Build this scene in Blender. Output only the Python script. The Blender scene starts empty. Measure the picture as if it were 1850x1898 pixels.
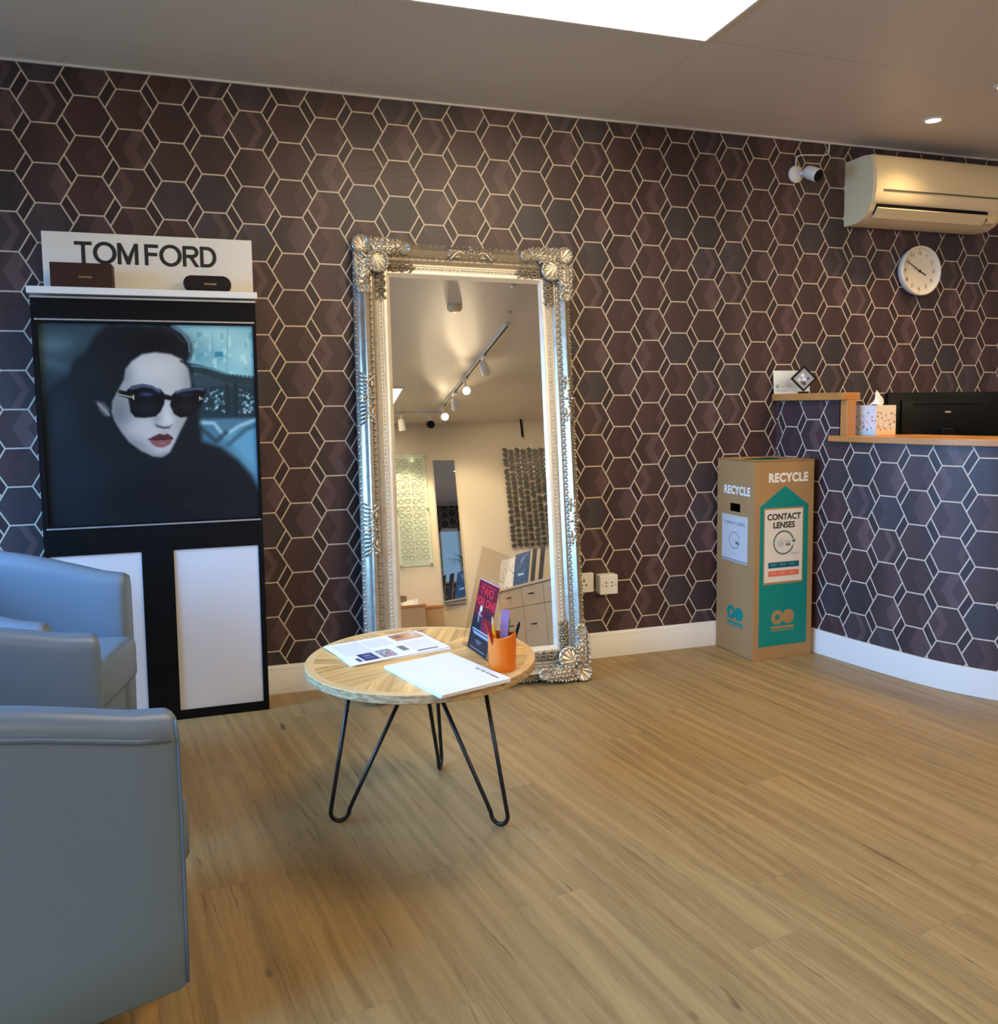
import bpy, bmesh, math, random
import numpy as np
from mathutils import Vector, Matrix

scene = bpy.context.scene
col = scene.collection
random.seed(7)
PI = math.pi

# ------------------------------------------------------------------ camera, world, lights, exposure
CAM = Vector((0.6177, -3.4849, 1.1640))
YAW, PITCH, ROLL = 0.313100, -0.083732, -0.011077
F_PX, CX, CY, IW, IH = 1556.494, 941.49, 881.52, 1850.0, 1898.0
cy_, sy_, cp_, sp_ = math.cos(YAW), math.sin(YAW), math.cos(PITCH), math.sin(PITCH)
fwd = Vector((sy_ * cp_, cy_ * cp_, sp_))
rgt0 = Vector((cy_, -sy_, 0.0))
up0 = rgt0.cross(fwd)
rgt = rgt0 * math.cos(ROLL) + up0 * math.sin(ROLL)
upv = -rgt0 * math.sin(ROLL) + up0 * math.cos(ROLL)
cam_data = bpy.data.cameras.new('camera')
cam_data.sensor_fit = 'HORIZONTAL'
cam_data.sensor_width = 36.0
cam_data.lens = 36.0 * F_PX / IW
cam_data.shift_x = -(CX - IW / 2) / IW
cam_data.shift_y = (CY - IH / 2) / IW
cam_data.clip_start = 0.05
cam = bpy.data.objects.new('camera', cam_data)
col.objects.link(cam)
cam.matrix_world = Matrix(((rgt.x, upv.x, -fwd.x, CAM.x), (rgt.y, upv.y, -fwd.y, CAM.y),
                           (rgt.z, upv.z, -fwd.z, CAM.z), (0, 0, 0, 1)))
scene.camera = cam

scene.view_settings.view_transform = 'Standard'
scene.view_settings.look = 'None'
scene.view_settings.gamma = 1.0
scene.view_settings.use_curve_mapping = False
scene.view_settings.exposure = 0.0

PANEL_STRENGTH = 14.0          # ceiling LED panels
DAY_POWER = 135.0              # daylight through the shop window on the left
WORLD_STRENGTH = 0.7
DOWN_POWER = 38.0
SPOT_POWER = 60.0
PANEL_COLOR = (1.0, 0.80, 0.54)
WARM = (1.0, 0.70, 0.40)
DAY = (0.20, 0.50, 1.0)

world = bpy.data.worlds.new('sky')
scene.world = world
world.use_nodes = True
bg = world.node_tree.nodes['Background']
bg.inputs[0].default_value = (0.50, 0.70, 1.0, 1)
bg.inputs[1].default_value = WORLD_STRENGTH

def area_light(name, loc, target, sx, sy, power, color):
    d = bpy.data.lights.new(name, 'AREA')
    d.shape = 'RECTANGLE'; d.size = sx; d.size_y = sy
    d.energy = power; d.color = color; d.spread = math.radians(105)
    o = bpy.data.objects.new(name, d); col.objects.link(o)
    o.location = loc
    o.rotation_euler = (Vector(target) - Vector(loc)).to_track_quat('-Z', 'Y').to_euler()
    return o

# sky light entering by the shop window in the left wall
area_light('daylight', (-1.42, -1.8, 1.35), (0.0, -1.7, 0.45), 3.2, 1.2, DAY_POWER, DAY)

# ------------------------------------------------------------------ node helpers
def lin(c):
    return tuple(((x / 12.92) if x <= 0.04045 else ((x + 0.055) / 1.055) ** 2.4) for x in c)
def s255(r, g, b):
    return lin((r / 255.0, g / 255.0, b / 255.0))

class NT:
    """Small expression helper over a material's node tree."""
    def __init__(self, m):
        self.t = m.node_tree; self.n = self.t.nodes; self.l = self.t.links
    def new(self, kind, **kw):
        nd = self.n.new(kind)
        for k, v in kw.items(): setattr(nd, k, v)
        return nd
    def put(self, sock, v):
        if isinstance(v, (int, float)): sock.default_value = v
        elif isinstance(v, tuple): sock.default_value = v if len(v) == len(sock.default_value) else tuple(v) + (1.0,)
        else: self.l.new(v, sock)
    def m(self, op, a, b=0.0, c=None):
        nd = self.new('ShaderNodeMath', operation=op)
        self.put(nd.inputs[0], a); self.put(nd.inputs[1], b)
        if c is not None: self.put(nd.inputs[2], c)
        return nd.outputs[0]
    def add(self, a, b): return self.m('ADD', a, b)
    def sub(self, a, b): return self.m('SUBTRACT', a, b)
    def mul(self, a, b): return self.m('MULTIPLY', a, b)
    def fmod(self, a, b): return self.m('FLOORED_MODULO', a, b)
    def abs(self, a): return self.m('ABSOLUTE', a)
    def max(self, a, b): return self.m('MAXIMUM', a, b)
    def min(self, a, b): return self.m('MINIMUM', a, b)
    def gt(self, a, b): return self.m('GREATER_THAN', a, b)
    def floor(self, a): return self.m('FLOOR', a)
    def smooth(self, x, lo, hi, a=0.0, b=1.0):
        nd = self.new('ShaderNodeMapRange', interpolation_type='SMOOTHSTEP')
        self.put(nd.inputs[0], x); self.put(nd.inputs[1], lo); self.put(nd.inputs[2], hi)
        self.put(nd.inputs[3], a); self.put(nd.inputs[4], b)
        return nd.outputs[0]
    def linr(self, x, lo, hi, a=0.0, b=1.0):
        nd = self.new('ShaderNodeMapRange')
        self.put(nd.inputs[0], x); self.put(nd.inputs[1], lo); self.put(nd.inputs[2], hi)
        self.put(nd.inputs[3], a); self.put(nd.inputs[4], b)
        return nd.outputs[0]
    def mix(self, f, a, b, blend='MIX'):
        nd = self.new('ShaderNodeMix', data_type='RGBA', blend_type=blend)
        self.put(nd.inputs[0], f); self.put(nd.inputs[6], a); self.put(nd.inputs[7], b)
        return nd.outputs[2]
    def mixf(self, f, a, b):
        nd = self.new('ShaderNodeMix', data_type='FLOAT')
        self.put(nd.inputs[0], f); self.put(nd.inputs[2], a); self.put(nd.inputs[3], b)
        return nd.outputs[0]
    def xyz(self, v):
        nd = self.new('ShaderNodeSeparateXYZ'); self.l.new(v, nd.inputs[0]); return nd.outputs
    def vec(self, x, y, z=0.0):
        nd = self.new('ShaderNodeCombineXYZ')
        for i, q in enumerate((x, y, z)): self.put(nd.inputs[i], q)
        return nd.outputs[0]
    def noise(self, v, scale, detail=3.0, rough=0.55, dist=0.0):
        nd = self.new('ShaderNodeTexNoise')
        if v is not None: self.l.new(v, nd.inputs['Vector'])
        nd.inputs['Scale'].default_value = scale; nd.inputs['Detail'].default_value = detail
        nd.inputs['Roughness'].default_value = rough; nd.inputs['Distortion'].default_value = dist
        return nd.outputs[0]
    def white(self, v):
        nd = self.new('ShaderNodeTexWhiteNoise', noise_dimensions='3D'); self.l.new(v, nd.inputs['Vector'])
        return nd.outputs
    def bump(self, h, strength, dist=0.002):
        nd = self.new('ShaderNodeBump'); nd.inputs['Strength'].default_value = strength
        nd.inputs['Distance'].default_value = dist; self.l.new(h, nd.inputs['Height']); return nd.outputs[0]
    def obj(self): return self.new('ShaderNodeTexCoord').outputs['Object']
    def uv(self): return self.new('ShaderNodeUVMap').outputs[0]

def base_mat(name, color, rough=0.5, metal=0.0, spec=0.5):
    m = bpy.data.materials.new(name); m.use_nodes = True
    b = m.node_tree.nodes['Principled BSDF']
    b.inputs['Base Color'].default_value = tuple(color[:3]) + (1,)
    b.inputs['Roughness'].default_value = rough
    b.inputs['Metallic'].default_value = metal
    b.inputs['Specular IOR Level'].default_value = spec
    return m, b, NT(m)

def mat(name, color, rough=0.5, metal=0.0, spec=0.5, var=0.08, scale=18.0, bump=0.0, bscale=120.0):
    """plain procedural material: a slight noise in colour and roughness, optional fine bump"""
    m, b, t = base_mat(name, color, rough, metal, spec)
    n = t.noise(t.obj(), scale, 1.0, 0.4)
    c0 = tuple(max(0.0, x * (1 - var)) for x in color[:3]); c1 = tuple(x * (1 + var) for x in color[:3])
    t.l.new(t.mix(n, c0, c1), b.inputs['Base Color'])
    rv = min(0.03, var * 0.4)
    t.l.new(t.linr(n, 0.3, 0.7, max(0.0, rough - rv), rough + rv), b.inputs['Roughness'])
    if bump > 0:
        t.l.new(t.bump(t.noise(t.obj(), bscale, 2.0), bump, 0.001), b.inputs['Normal'])
    return m

def emit_mat(name, color, strength):
    m = bpy.data.materials.new(name); m.use_nodes = True
    t = NT(m); t.n.clear()
    e = t.new('ShaderNodeEmission'); o = t.new('ShaderNodeOutputMaterial')
    e.inputs[0].default_value = tuple(color) + (1,); e.inputs[1].default_value = strength
    t.l.new(e.outputs[0], o.inputs[0])
    return m

def print_mat(name, rough=0.4, spec=0.4):
    """a printed sheet: the printed picture is carried by the mesh's colour attribute"""
    m, b, t = base_mat(name, (1, 1, 1), rough, 0.0, spec)
    a = t.new('ShaderNodeAttribute', attribute_name='print'); t.l.new(a.outputs['Color'], b.inputs['Base Color'])
    return m

def glass_mat(name, tint=(0.92, 0.96, 0.95), gloss=0.10):
    m = bpy.data.materials.new(name); m.use_nodes = True
    t = NT(m); t.n.clear()
    tr = t.new('ShaderNodeBsdfTransparent'); gl = t.new('ShaderNodeBsdfGlossy'); mx = t.new('ShaderNodeMixShader')
    fr = t.new('ShaderNodeLayerWeight'); o = t.new('ShaderNodeOutputMaterial')
    fr.inputs['Blend'].default_value = 0.5
    tr.inputs[0].default_value = tuple(tint) + (1,)
    gl.inputs['Roughness'].default_value = 0.03
    t.l.new(t.add(t.mul(t.m('POWER', fr.outputs['Facing'], 5.0), 0.6), gloss * 0.3), mx.inputs[0])
    t.l.new(tr.outputs[0], mx.inputs[1]); t.l.new(gl.outputs[0], mx.inputs[2]); t.l.new(mx.outputs[0], o.inputs[0])
    return m

# ------------------------------------------------------------------ mesh helpers
class B:
    """collects shapes; B.obj links them as ONE mesh object"""
    def __init__(self):
        self.v = []; self.f = []; self.uvs = {}; self.mi = []
        self.cur = 0
    def add(self, vs, fs):
        o = len(self.v); self.v += [tuple(p) for p in vs]
        for q in fs: self.f.append(tuple(i + o for i in q)); self.mi.append(self.cur)
    def box(self, lo, hi, mtx=None, bev=0.0, seg=2):
        bm = bmesh.new()
        c = [(lo[i] + hi[i]) / 2 for i in range(3)]; s = [abs(hi[i] - lo[i]) for i in range(3)]
        bmesh.ops.create_cube(bm, size=1.0, matrix=Matrix.Translation(c) @ Matrix.Diagonal((*s, 1)))
        if bev > 0: bmesh.ops.bevel(bm, geom=bm.edges[:], offset=min(bev, min(s) * 0.49), segments=seg, profile=0.5, affect='EDGES')
        self.bm(bm, mtx); return self
    def bm(self, bm, mtx=None):
        if mtx is not None: bm.transform(mtx)
        bm.verts.index_update()
        self.add([v.co[:] for v in bm.verts], [[v.index for v in f.verts] for f in bm.faces]); bm.free()
    def tube(self, pts, r, seg=8, closed=False, caps=True):
        pts = [Vector(p) for p in pts]; n = len(pts)
        rs = r if isinstance(r, (list, tuple)) else [r] * n
        tang = []
        for i in range(n):
            a = pts[(i - 1) % n] if (closed or i > 0) else pts[i]; b = pts[(i + 1) % n] if (closed or i < n - 1) else pts[i]
            tang.append((b - a).normalized())
        ref = Vector((0, 0, 1)) if abs(tang[0].z) < 0.9 else Vector((1, 0, 0))
        nrm = (ref - tang[0] * ref.dot(tang[0])).normalized()
        vs = []
        for i in range(n):
            nrm = (nrm - tang[i] * nrm.dot(tang[i])).normalized(); bi = tang[i].cross(nrm)
            for k in range(seg):
                a = 2 * PI * k / seg
                vs.append(pts[i] + (nrm * math.cos(a) + bi * math.sin(a)) * rs[i])
        fs = []
        for i in range(n if closed else n - 1):
            j = (i + 1) % n
            for k in range(seg):
                l = (k + 1) % seg
                fs.append((i * seg + k, i * seg + l, j * seg + l, j * seg + k))
        if caps and not closed:
            fs.append(tuple(range(seg))[::-1]); fs.append(tuple((n - 1) * seg + k for k in range(seg)))
        self.add(vs, fs); return self
    def lathe(self, prof, seg=24, mtx=None, cap=True):
        """prof: list of (radius, z)"""
        vs = []; fs = []
        for r, z in prof:
            for k in range(seg):
                a = 2 * PI * k / seg; vs.append(Vector((r * math.cos(a), r * math.sin(a), z)))
        for i in range(len(prof) - 1):
            for k in range(seg):
                l = (k + 1) % seg
                fs.append((i * seg + k, i * seg + l, (i + 1) * seg + l, (i + 1) * seg + k))
        if cap:
            if prof[0][0] > 1e-6: fs.append(tuple(range(seg))[::-1])
            if prof[-1][0] > 1e-6: fs.append(tuple((len(prof) - 1) * seg + k for k in range(seg)))
        if mtx is not None: vs = [mtx @ v for v in vs]
        self.add(vs, fs); return self
    def prism(self, poly, z0, z1, mtx=None):
        n = len(poly)
        vs = [Vector((x, y, z0)) for x, y in poly] + [Vector((x, y, z1)) for x, y in poly]
        fs = [tuple(range(n))[::-1], tuple(range(n, 2 * n))] + [(i, (i + 1) % n, n + (i + 1) % n, n + i) for i in range(n)]
        if mtx is not None: vs = [mtx @ v for v in vs]
        self.add(vs, fs); return self
    def ball(self, c, r, u=8, w=6, mtx=None):
        vs = []; fs = []
        sx, sy, sz = r if isinstance(r, (tuple, list)) else (r, r, r)
        for i in range(w + 1):
            th = PI * i / w
            for k in range(u):
                a = 2 * PI * k / u
                vs.append(Vector((sx * math.sin(th) * math.cos(a), sy * math.sin(th) * math.sin(a), sz * math.cos(th))))
        for i in range(w):
            for k in range(u):
                l = (k + 1) % u
                fs.append((i * u + k, (i + 1) * u + k, (i + 1) * u + l, i * u + l))
        if mtx is not None: vs = [mtx @ v for v in vs]
        self.add([v + Vector(c) for v in vs], fs); return self
    def grid(self, rows, closed_u=False, closed_v=False):
        """rows: list of lists of points"""
        nr = len(rows); nc = len(rows[0]); vs = [p for r in rows for p in r]; fs = []
        for i in range(nr if closed_v else nr - 1):
            for k in range(nc if closed_u else nc - 1):
                i2 = (i + 1) % nr; k2 = (k + 1) % nc
                fs.append((i * nc + k, i * nc + k2, i2 * nc + k2, i2 * nc + k))
        self.add(vs, fs); return self
    def text(self, s, size, mtx, depth=0.0006, align='CENTER', bold=0.0, sx=1.0, space=1.0):
        c = bpy.data.curves.new('lettering', 'FONT')
        c.body = s; c.size = size; c.align_x = align; c.align_y = 'CENTER'; c.extrude = depth / 2; c.offset = bold
        c.space_character = space; c.resolution_u = 4
        o = bpy.data.objects.new('lettering', c); col.objects.link(o)
        dg = bpy.context.evaluated_depsgraph_get(); dg.update()
        me = bpy.data.meshes.new_from_object(o.evaluated_get(dg))
        M = mtx @ Matrix.Diagonal((sx, 1, 1, 1))
        self.add([M @ v.co for v in me.vertices], [tuple(p.vertices) for p in me.polygons])
        bpy.data.objects.remove(o); bpy.data.curves.remove(c); bpy.data.meshes.remove(me)
        return self
    def obj(self, name, material, parent=None, smooth=False, angle=None, loc=None, mtx=None, bevel=0.0):
        me = bpy.data.meshes.new(name); me.from_pydata(self.v, [], self.f); me.validate(); me.update()
        bm = bmesh.new(); bm.from_mesh(me); bmesh.ops.recalc_face_normals(bm, faces=bm.faces); bm.to_mesh(me); bm.free()
        ms = material if isinstance(material, (list, tuple)) else [material]
        for x in ms: me.materials.append(x)
        if len(ms) > 1 and len(me.polygons) == len(self.mi): me.polygons.foreach_set('material_index', self.mi)
        if smooth or angle is not None:
            me.polygons.foreach_set('use_smooth', [True] * len(me.polygons))
            if angle is not None: me.set_sharp_from_angle(angle=math.radians(angle))
        o = bpy.data.objects.new(name, me); col.objects.link(o)
        if parent is not None: o.parent = parent
        if loc is not None: o.location = loc
        if mtx is not None: o.matrix_local = mtx
        if bevel > 0:
            md = o.modifiers.new('bevel', 'BEVEL'); md.width = bevel; md.segments = 2; md.limit_method = 'ANGLE'
        return o

def frame(o, r, u):
    r = Vector(r).normalized(); u = Vector(u); u = (u - r * u.dot(r)).normalized(); n = r.cross(u); o = Vector(o)
    return Matrix(((r.x, u.x, n.x, o.x), (r.y, u.y, n.y, o.y), (r.z, u.z, n.z, o.z), (0, 0, 0, 1)))
def at(x, y, z, rz=0.0): return Matrix.Translation((x, y, z)) @ Matrix.Rotation(rz, 4, 'Z')

def tag(o, label=None, cat=None, group=None, kind=None):
    if label: o['label'] = label
    if cat: o['category'] = cat
    if group: o['group'] = group
    if kind: o['kind'] = kind
    return o
def thing(name, label, cat, loc=(0, 0, 0), rz=0.0, group=None, mtx=None):
    o = bpy.data.objects.new(name, None); o.empty_display_size = 0.05; col.objects.link(o)
    o.location = loc; o.rotation_euler = (0, 0, rz)
    if mtx is not None: o.matrix_local = mtx
    return tag(o, label, cat, group)
def struct(o): o['kind'] = 'structure'; return o
def copy_tree(o, parent=None):
    c = o.copy(); col.objects.link(c)
    if parent is not None: c.parent = parent
    for ch in list(o.children): copy_tree(ch, c)
    return c

# ------------------------------------------------------------------ printed pictures (flat sheets)
class Paint:
    def __init__(self, nx, ny, bgc=(1, 1, 1), aspect=1.0):
        self.nx, self.ny, self.asp = nx, ny, aspect      # aspect = width / height
        self.X, self.Y = np.meshgrid((np.arange(nx)) / (nx - 1.0), (np.arange(ny)) / (ny - 1.0))
        self.C = np.ones((ny, nx, 3)) * np.array(bgc)
        self.px = 1.0 / ny
    def blend(self, a, c):
        a = np.clip(a, 0, 1)[..., None]; c = np.array(c)
        self.C = self.C * (1 - a) + c * a
    def sd(self, poly):
        P = np.array(poly, float); P[:, 0] *= self.asp
        x, y = self.X * self.asp, self.Y
        d = np.full(x.shape, 1e9); ins = np.zeros(x.shape, bool); n = len(P)
        for i in range(n):
            a, b = P[i], P[(i + 1) % n]; e = b - a; L = e @ e + 1e-12
            t = np.clip(((x - a[0]) * e[0] + (y - a[1]) * e[1]) / L, 0, 1)
            d = np.minimum(d, np.hypot(x - a[0] - t * e[0], y - a[1] - t * e[1]))
            if abs(e[1]) > 1e-12:
                c = ((a[1] > y) != (b[1] > y)) & (x < (b[0] - a[0]) * (y - a[1]) / e[1] + a[0]); ins ^= c
        return np.where(ins, -d, d)
    def poly(self, poly, c, soft=None, alpha=1.0):
        s = soft if soft else self.px
        self.blend(alpha * np.clip(0.5 - self.sd(poly) / s / 1.0, 0, 1), c)
    def line(self, pts, w, c, soft=None, alpha=1.0):
        P = np.array(pts, float); P[:, 0] *= self.asp; x, y = self.X * self.asp, self.Y
        d = np.full(x.shape, 1e9)
        for i in range(len(P) - 1):
            a, b = P[i], P[i + 1]; e = b - a; L = e @ e + 1e-12
            t = np.clip(((x - a[0]) * e[0] + (y - a[1]) * e[1]) / L, 0, 1)
            d = np.minimum(d, np.hypot(x - a[0] - t * e[0], y - a[1] - t * e[1]))
        s = soft if soft else self.px
        self.blend(alpha * np.clip(0.5 - (d - w / 2) / s, 0, 1), c)
    def blob(self, cx, cy, rx, ry, c, alpha=1.0, power=1.0, rot=0.0):
        dx, dy = (self.X - cx) * self.asp, self.Y - cy
        a, b = dx * math.cos(rot) + dy * math.sin(rot), -dx * math.sin(rot) + dy * math.cos(rot)
        self.blend(alpha * np.exp(-((a / rx) ** 2 + (b / ry) ** 2) ** power), c)
    def rect(self, x0, y0, x1, y1, c, soft=None, alpha=1.0):
        self.poly([(x0, y0), (x1, y0), (x1, y1), (x0, y1)], c, soft, alpha)
    def sheet(self, name, w, h, mtx, material, parent=None, thick=0.0):
        """local x to the right, y up, origin at the centre of the sheet"""
        nx, ny = self.nx, self.ny
        vx = (self.X - 0.5) * w; vy = (0.5 - self.Y) * h
        co = np.stack([vx, vy, np.zeros_like(vx)], -1).reshape(-1, 3)
        M = np.array(mtx); co = co @ M[:3, :3].T + M[:3, 3]
        idx = np.arange(nx * ny).reshape(ny, nx)
        f = np.stack([idx[1:, :-1], idx[1:, 1:], idx[:-1, 1:], idx[:-1, :-1]], -1).reshape(-1, 4)
        colr = np.clip(self.C, 0, 1).reshape(-1, 3)
        if thick > 0:                                   # back and edges of the sheet
            rim = list(idx[0, :]) + list(idx[1:, -1]) + list(idx[-1, -2::-1]) + list(idx[-2:0:-1, 0])
            nrm = np.array(mtx)[:3, 2]; k = len(co); back = co[rim] - nrm * thick
            co = np.vstack([co, back]); colr = np.vstack([colr, np.full((len(rim), 3), 0.8)])
            faces = [tuple(q) for q in f.tolist()]
            for i in range(len(rim)):
                j = (i + 1) % len(rim); faces.append((int(rim[i]), int(rim[j]), k + j, k + i))
            faces.append(tuple(k + i for i in range(len(rim))))
        else: faces = f.tolist()
        me = bpy.data.meshes.new(name); me.from_pydata(co.tolist(), [], faces); me.update()
        at_ = me.color_attributes.new('print', 'FLOAT_COLOR', 'POINT')
        c4 = np.ones((len(co), 4), np.float32); s = colr
        c4[:, :3] = np.where(s <= 0.04045, s / 12.92, ((s + 0.055) / 1.055) ** 2.4)
        at_.data.foreach_set('color', c4.ravel())
        me.materials.append(material)
        o = bpy.data.objects.new(name, me); col.objects.link(o)
        if parent is not None: o.parent = parent
        return o

# ------------------------------------------------------------------ materials of the room
HEX = 0.082                     # side of a wallpaper hexagon in metres
ZOFF = -28.53                   # phase of the pattern at floor level, in hexagon sides

def wallpaper():
    m, b, t = base_mat('hexagon_wallpaper', (0.05, 0.03, 0.03), 0.42, 0.0, 0.45)
    u = t.xyz(t.uv())
    x, z = u[0], u[1]
    R3 = 3 ** 0.5
    def cell(px, off, zoff):
        lx = t.sub(t.fmod(t.add(x, px), 3.5), 1.75)
        lz = t.sub(t.fmod(t.add(z, zoff), R3), R3 / 2)
        ix = t.add(t.floor(t.m('DIVIDE', t.add(x, px), 3.5)), off)
        iz = t.floor(t.m('DIVIDE', t.add(z, zoff), R3))
        ax, az = t.abs(lx), t.abs(lz)
        d = t.sub(t.max(az, t.add(t.mul(ax, R3 / 2), t.mul(az, 0.5))), R3 / 2)
        return lx, az, ix, iz, d
    A = cell(1.75, 0.0, 0.0)
    Bc = cell(0.0, 0.5, R3 / 4)
    inB = t.gt(0.0, Bc[4]); inA = t.gt(0.0, A[4])
    lx = t.mixf(inB, A[0], Bc[0]); az = t.mixf(inB, A[1], Bc[1])
    ix = t.mixf(inB, A[2], Bc[2]); iz = t.mixf(inB, A[3], Bc[3])
    ix = t.fmod(t.mul(ix, 2.0), 5.0); iz = t.fmod(iz, 4.0)
    w1 = t.white(t.vec(ix, iz, 3.7)); w2 = t.white(t.vec(iz, ix, 11.3))
    r = t.xyz(w1['Color']); q = t.xyz(w2['Color'])
    sgn = t.sub(t.mul(t.gt(r[0], 0.5), 2.0), 1.0)
    tt = t.add(lx, t.mul(t.mul(sgn, az), 0.577))
    c0 = t.linr(r[1], 0, 1, -0.45, 0.35); c1 = t.add(c0, t.linr(r[2], 0, 1, 0.25, 0.7))
    m0 = t.smooth(t.sub(tt, c0), -0.012, 0.012); m1 = t.smooth(t.sub(tt, c1), -0.012, 0.012)
    band = t.mul(t.mul(m0, t.sub(1.0, m1)), t.gt(q[0], 0.45))
    half = t.mul(t.mul(m0, t.gt(0.40, q[0])), t.linr(tt, -0.5, 1.0, 1.0, 0.45))
    fade = t.linr(t.mul(lx, t.sub(t.mul(t.gt(r[2], 0.5), 2.0), 1.0)), -0.9, 0.9, 0.72, 1.22)
    tone = t.mul(fade, t.add(t.linr(q[0], 0, 1, 0.72, 1.0), t.add(t.mul(band, t.linr(q[1], 0, 1, 0.15, 0.75)), t.mul(half, t.linr(q[1], 0, 1, 0.15, 0.65)))))
    cl = t.mix(t.smooth(q[2], 0.45, 0.9), (0.070, 0.036, 0.037), (0.052, 0.040, 0.048))
    cl = t.mix(t.mul(band, 0.5), cl, (0.100, 0.060, 0.062))
    cl = t.mix(1.0, cl, t.vec(tone, tone, tone), 'MULTIPLY')
    cl = t.mix(t.max(inA, inB), (0.034, 0.019, 0.022), cl)
    dl = t.min(t.abs(A[4]), t.abs(Bc[4]))
    line = t.smooth(dl, 0.025, 0.040, 1.0, 0.0)
    cl = t.mix(line, cl, (0.60, 0.51, 0.41))
    t.l.new(cl, b.inputs['Base Color'])
    n = t.noise(t.uv(), 6.0, 4.0)
    t.l.new(t.linr(n, 0.3, 0.7, 0.36, 0.50), b.inputs['Roughness'])
    t.l.new(t.bump(t.add(t.mul(line, 0.6), t.mul(t.noise(t.uv(), 60.0), 0.25)), 0.12, 0.001), b.inputs['Normal'])
    return m

def wood_floor():
    m, b, t = base_mat('oak_vinyl_planks', (0.4, 0.27, 0.14), 0.42, 0.0, 0.4)
    p = t.xyz(t.obj())
    a = t.sub(t.mul(p[1], -0.985), t.mul(p[0], -0.17))       # along the planks
    c = t.add(t.mul(p[0], 0.985), t.mul(p[1], 0.17))          # across
    W, L = 0.178, 1.22
    row = t.floor(t.m('DIVIDE', c, W))
    off = t.white(t.vec(row, 4.0, 1.0))['Value']
    al = t.add(a, t.mul(off, L))
    piece = t.floor(t.m('DIVIDE', al, L))
    rnd = t.xyz(t.white(t.vec(row, piece, 7.0))['Color'])
    aa = t.add(a, t.mul(rnd[0], 37.0)); cc = t.add(c, t.mul(rnd[1], 11.0))
    warp = t.noise(t.vec(t.mul(aa, 1.6), t.mul(cc, 5.0), rnd[2]), 1.0, 3.0)
    cw = t.add(cc, t.mul(t.sub(warp, 0.5), 0.055))
    rings = t.noise(t.vec(t.mul(aa, 0.9), t.mul(cw, 30.0), rnd[2]), 1.0, 4.0, 0.6)
    fibre = t.noise(t.vec(t.mul(aa, 14.0), t.mul(cw, 330.0), rnd[2]), 1.0, 4.0, 0.7)
    broad = t.noise(t.vec(t.mul(a, 0.7), t.mul(c, 4.0)), 1.0, 2.0)
    streak = t.noise(t.vec(t.mul(aa, 2.4), t.mul(cw, 46.0), 9.0), 1.0, 4.0, 0.7)
    knot = t.noise(t.vec(t.mul(aa, 5.0), t.mul(cc, 14.0), 5.0), 1.0, 2.0)
    cl = t.mix(t.smooth(rings, 0.28, 0.74), (0.230, 0.139, 0.049), (0.420, 0.280, 0.113))
    pore = t.noise(t.vec(t.mul(aa, 7.0), t.mul(cw, 150.0), 2.0), 1.0, 3.0, 0.7)
    cl = t.mix(t.mul(t.smooth(pore, 0.54, 0.72), 0.55), cl, (0.17, 0.098, 0.042))
    cl = t.mix(t.mul(t.smooth(fibre, 0.35, 0.75), 0.45), cl, (0.47, 0.335, 0.155))
    cl = t.mix(t.mul(t.smooth(broad, 0.35, 0.7), 0.35), cl, (0.31, 0.215, 0.105))
    cl = t.mix(t.mul(t.smooth(streak, 0.58, 0.72), 0.75), cl, (0.125, 0.072, 0.036))
    cl = t.mix(t.mul(t.smooth(knot, 0.70, 0.78), 0.75), cl, (0.085, 0.048, 0.025))
    tone = t.linr(rnd[2], 0, 1, 0.95, 1.05)
    cl = t.mix(1.0, cl, t.vec(tone, tone, tone), 'MULTIPLY')
    ew = t.abs(t.sub(t.fmod(c, W), W / 2)); el = t.abs(t.sub(t.fmod(al, L), L / 2))
    seam = t.max(t.smooth(ew, W / 2 - 0.0022, W / 2 - 0.0008), t.smooth(el, L / 2 - 0.0022, L / 2 - 0.0008))
    cl = t.mix(t.mul(seam, 0.13), cl, (0.10, 0.06, 0.03))
    t.l.new(cl, b.inputs['Base Color'])
    t.l.new(t.linr(fibre, 0.3, 0.7, 0.36, 0.52), b.inputs['Roughness'])
    t.l.new(t.bump(t.add(t.mul(fibre, 0.6), t.mul(t.sub(1.0, seam), 0.5)), 0.15, 0.001), b.inputs['Normal'])
    return m

TILE_X, TILE_Y = 2.22, -0.24
def ceiling_mat():
    m, b, t = base_mat('painted_ceiling_tiles', (0.6, 0.58, 0.54), 0.40, 0.0, 0.4)
    p = t.xyz(t.obj())
    ex = t.abs(t.sub(t.fmod(t.sub(p[0], TILE_X), 1.2), 0.6)); ey = t.abs(t.sub(t.fmod(t.sub(p[1], TILE_Y), 0.6), 0.3))
    sx = t.smooth(ex, 0.596, 0.599); sy = t.smooth(ey, 0.296, 0.299)
    n = t.noise(t.obj(), 1.3, 2.0)
    vis = t.smooth(n, 0.40, 0.62)
    seam = t.mul(t.max(sx, sy), t.linr(vis, 0, 1, 0.15, 1.0))
    cl = t.mix(n, (0.68, 0.635, 0.565), (0.72, 0.675, 0.605))
    cl = t.mix(t.mul(seam, 0.55), cl, (0.40, 0.34, 0.28))
    t.l.new(cl, b.inputs['Base Color'])
    t.l.new(t.bump(t.add(t.noise(t.obj(), 7.0, 3.0), t.mul(seam, -1.0)), 0.06, 0.004), b.inputs['Normal'])
    return m

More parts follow.
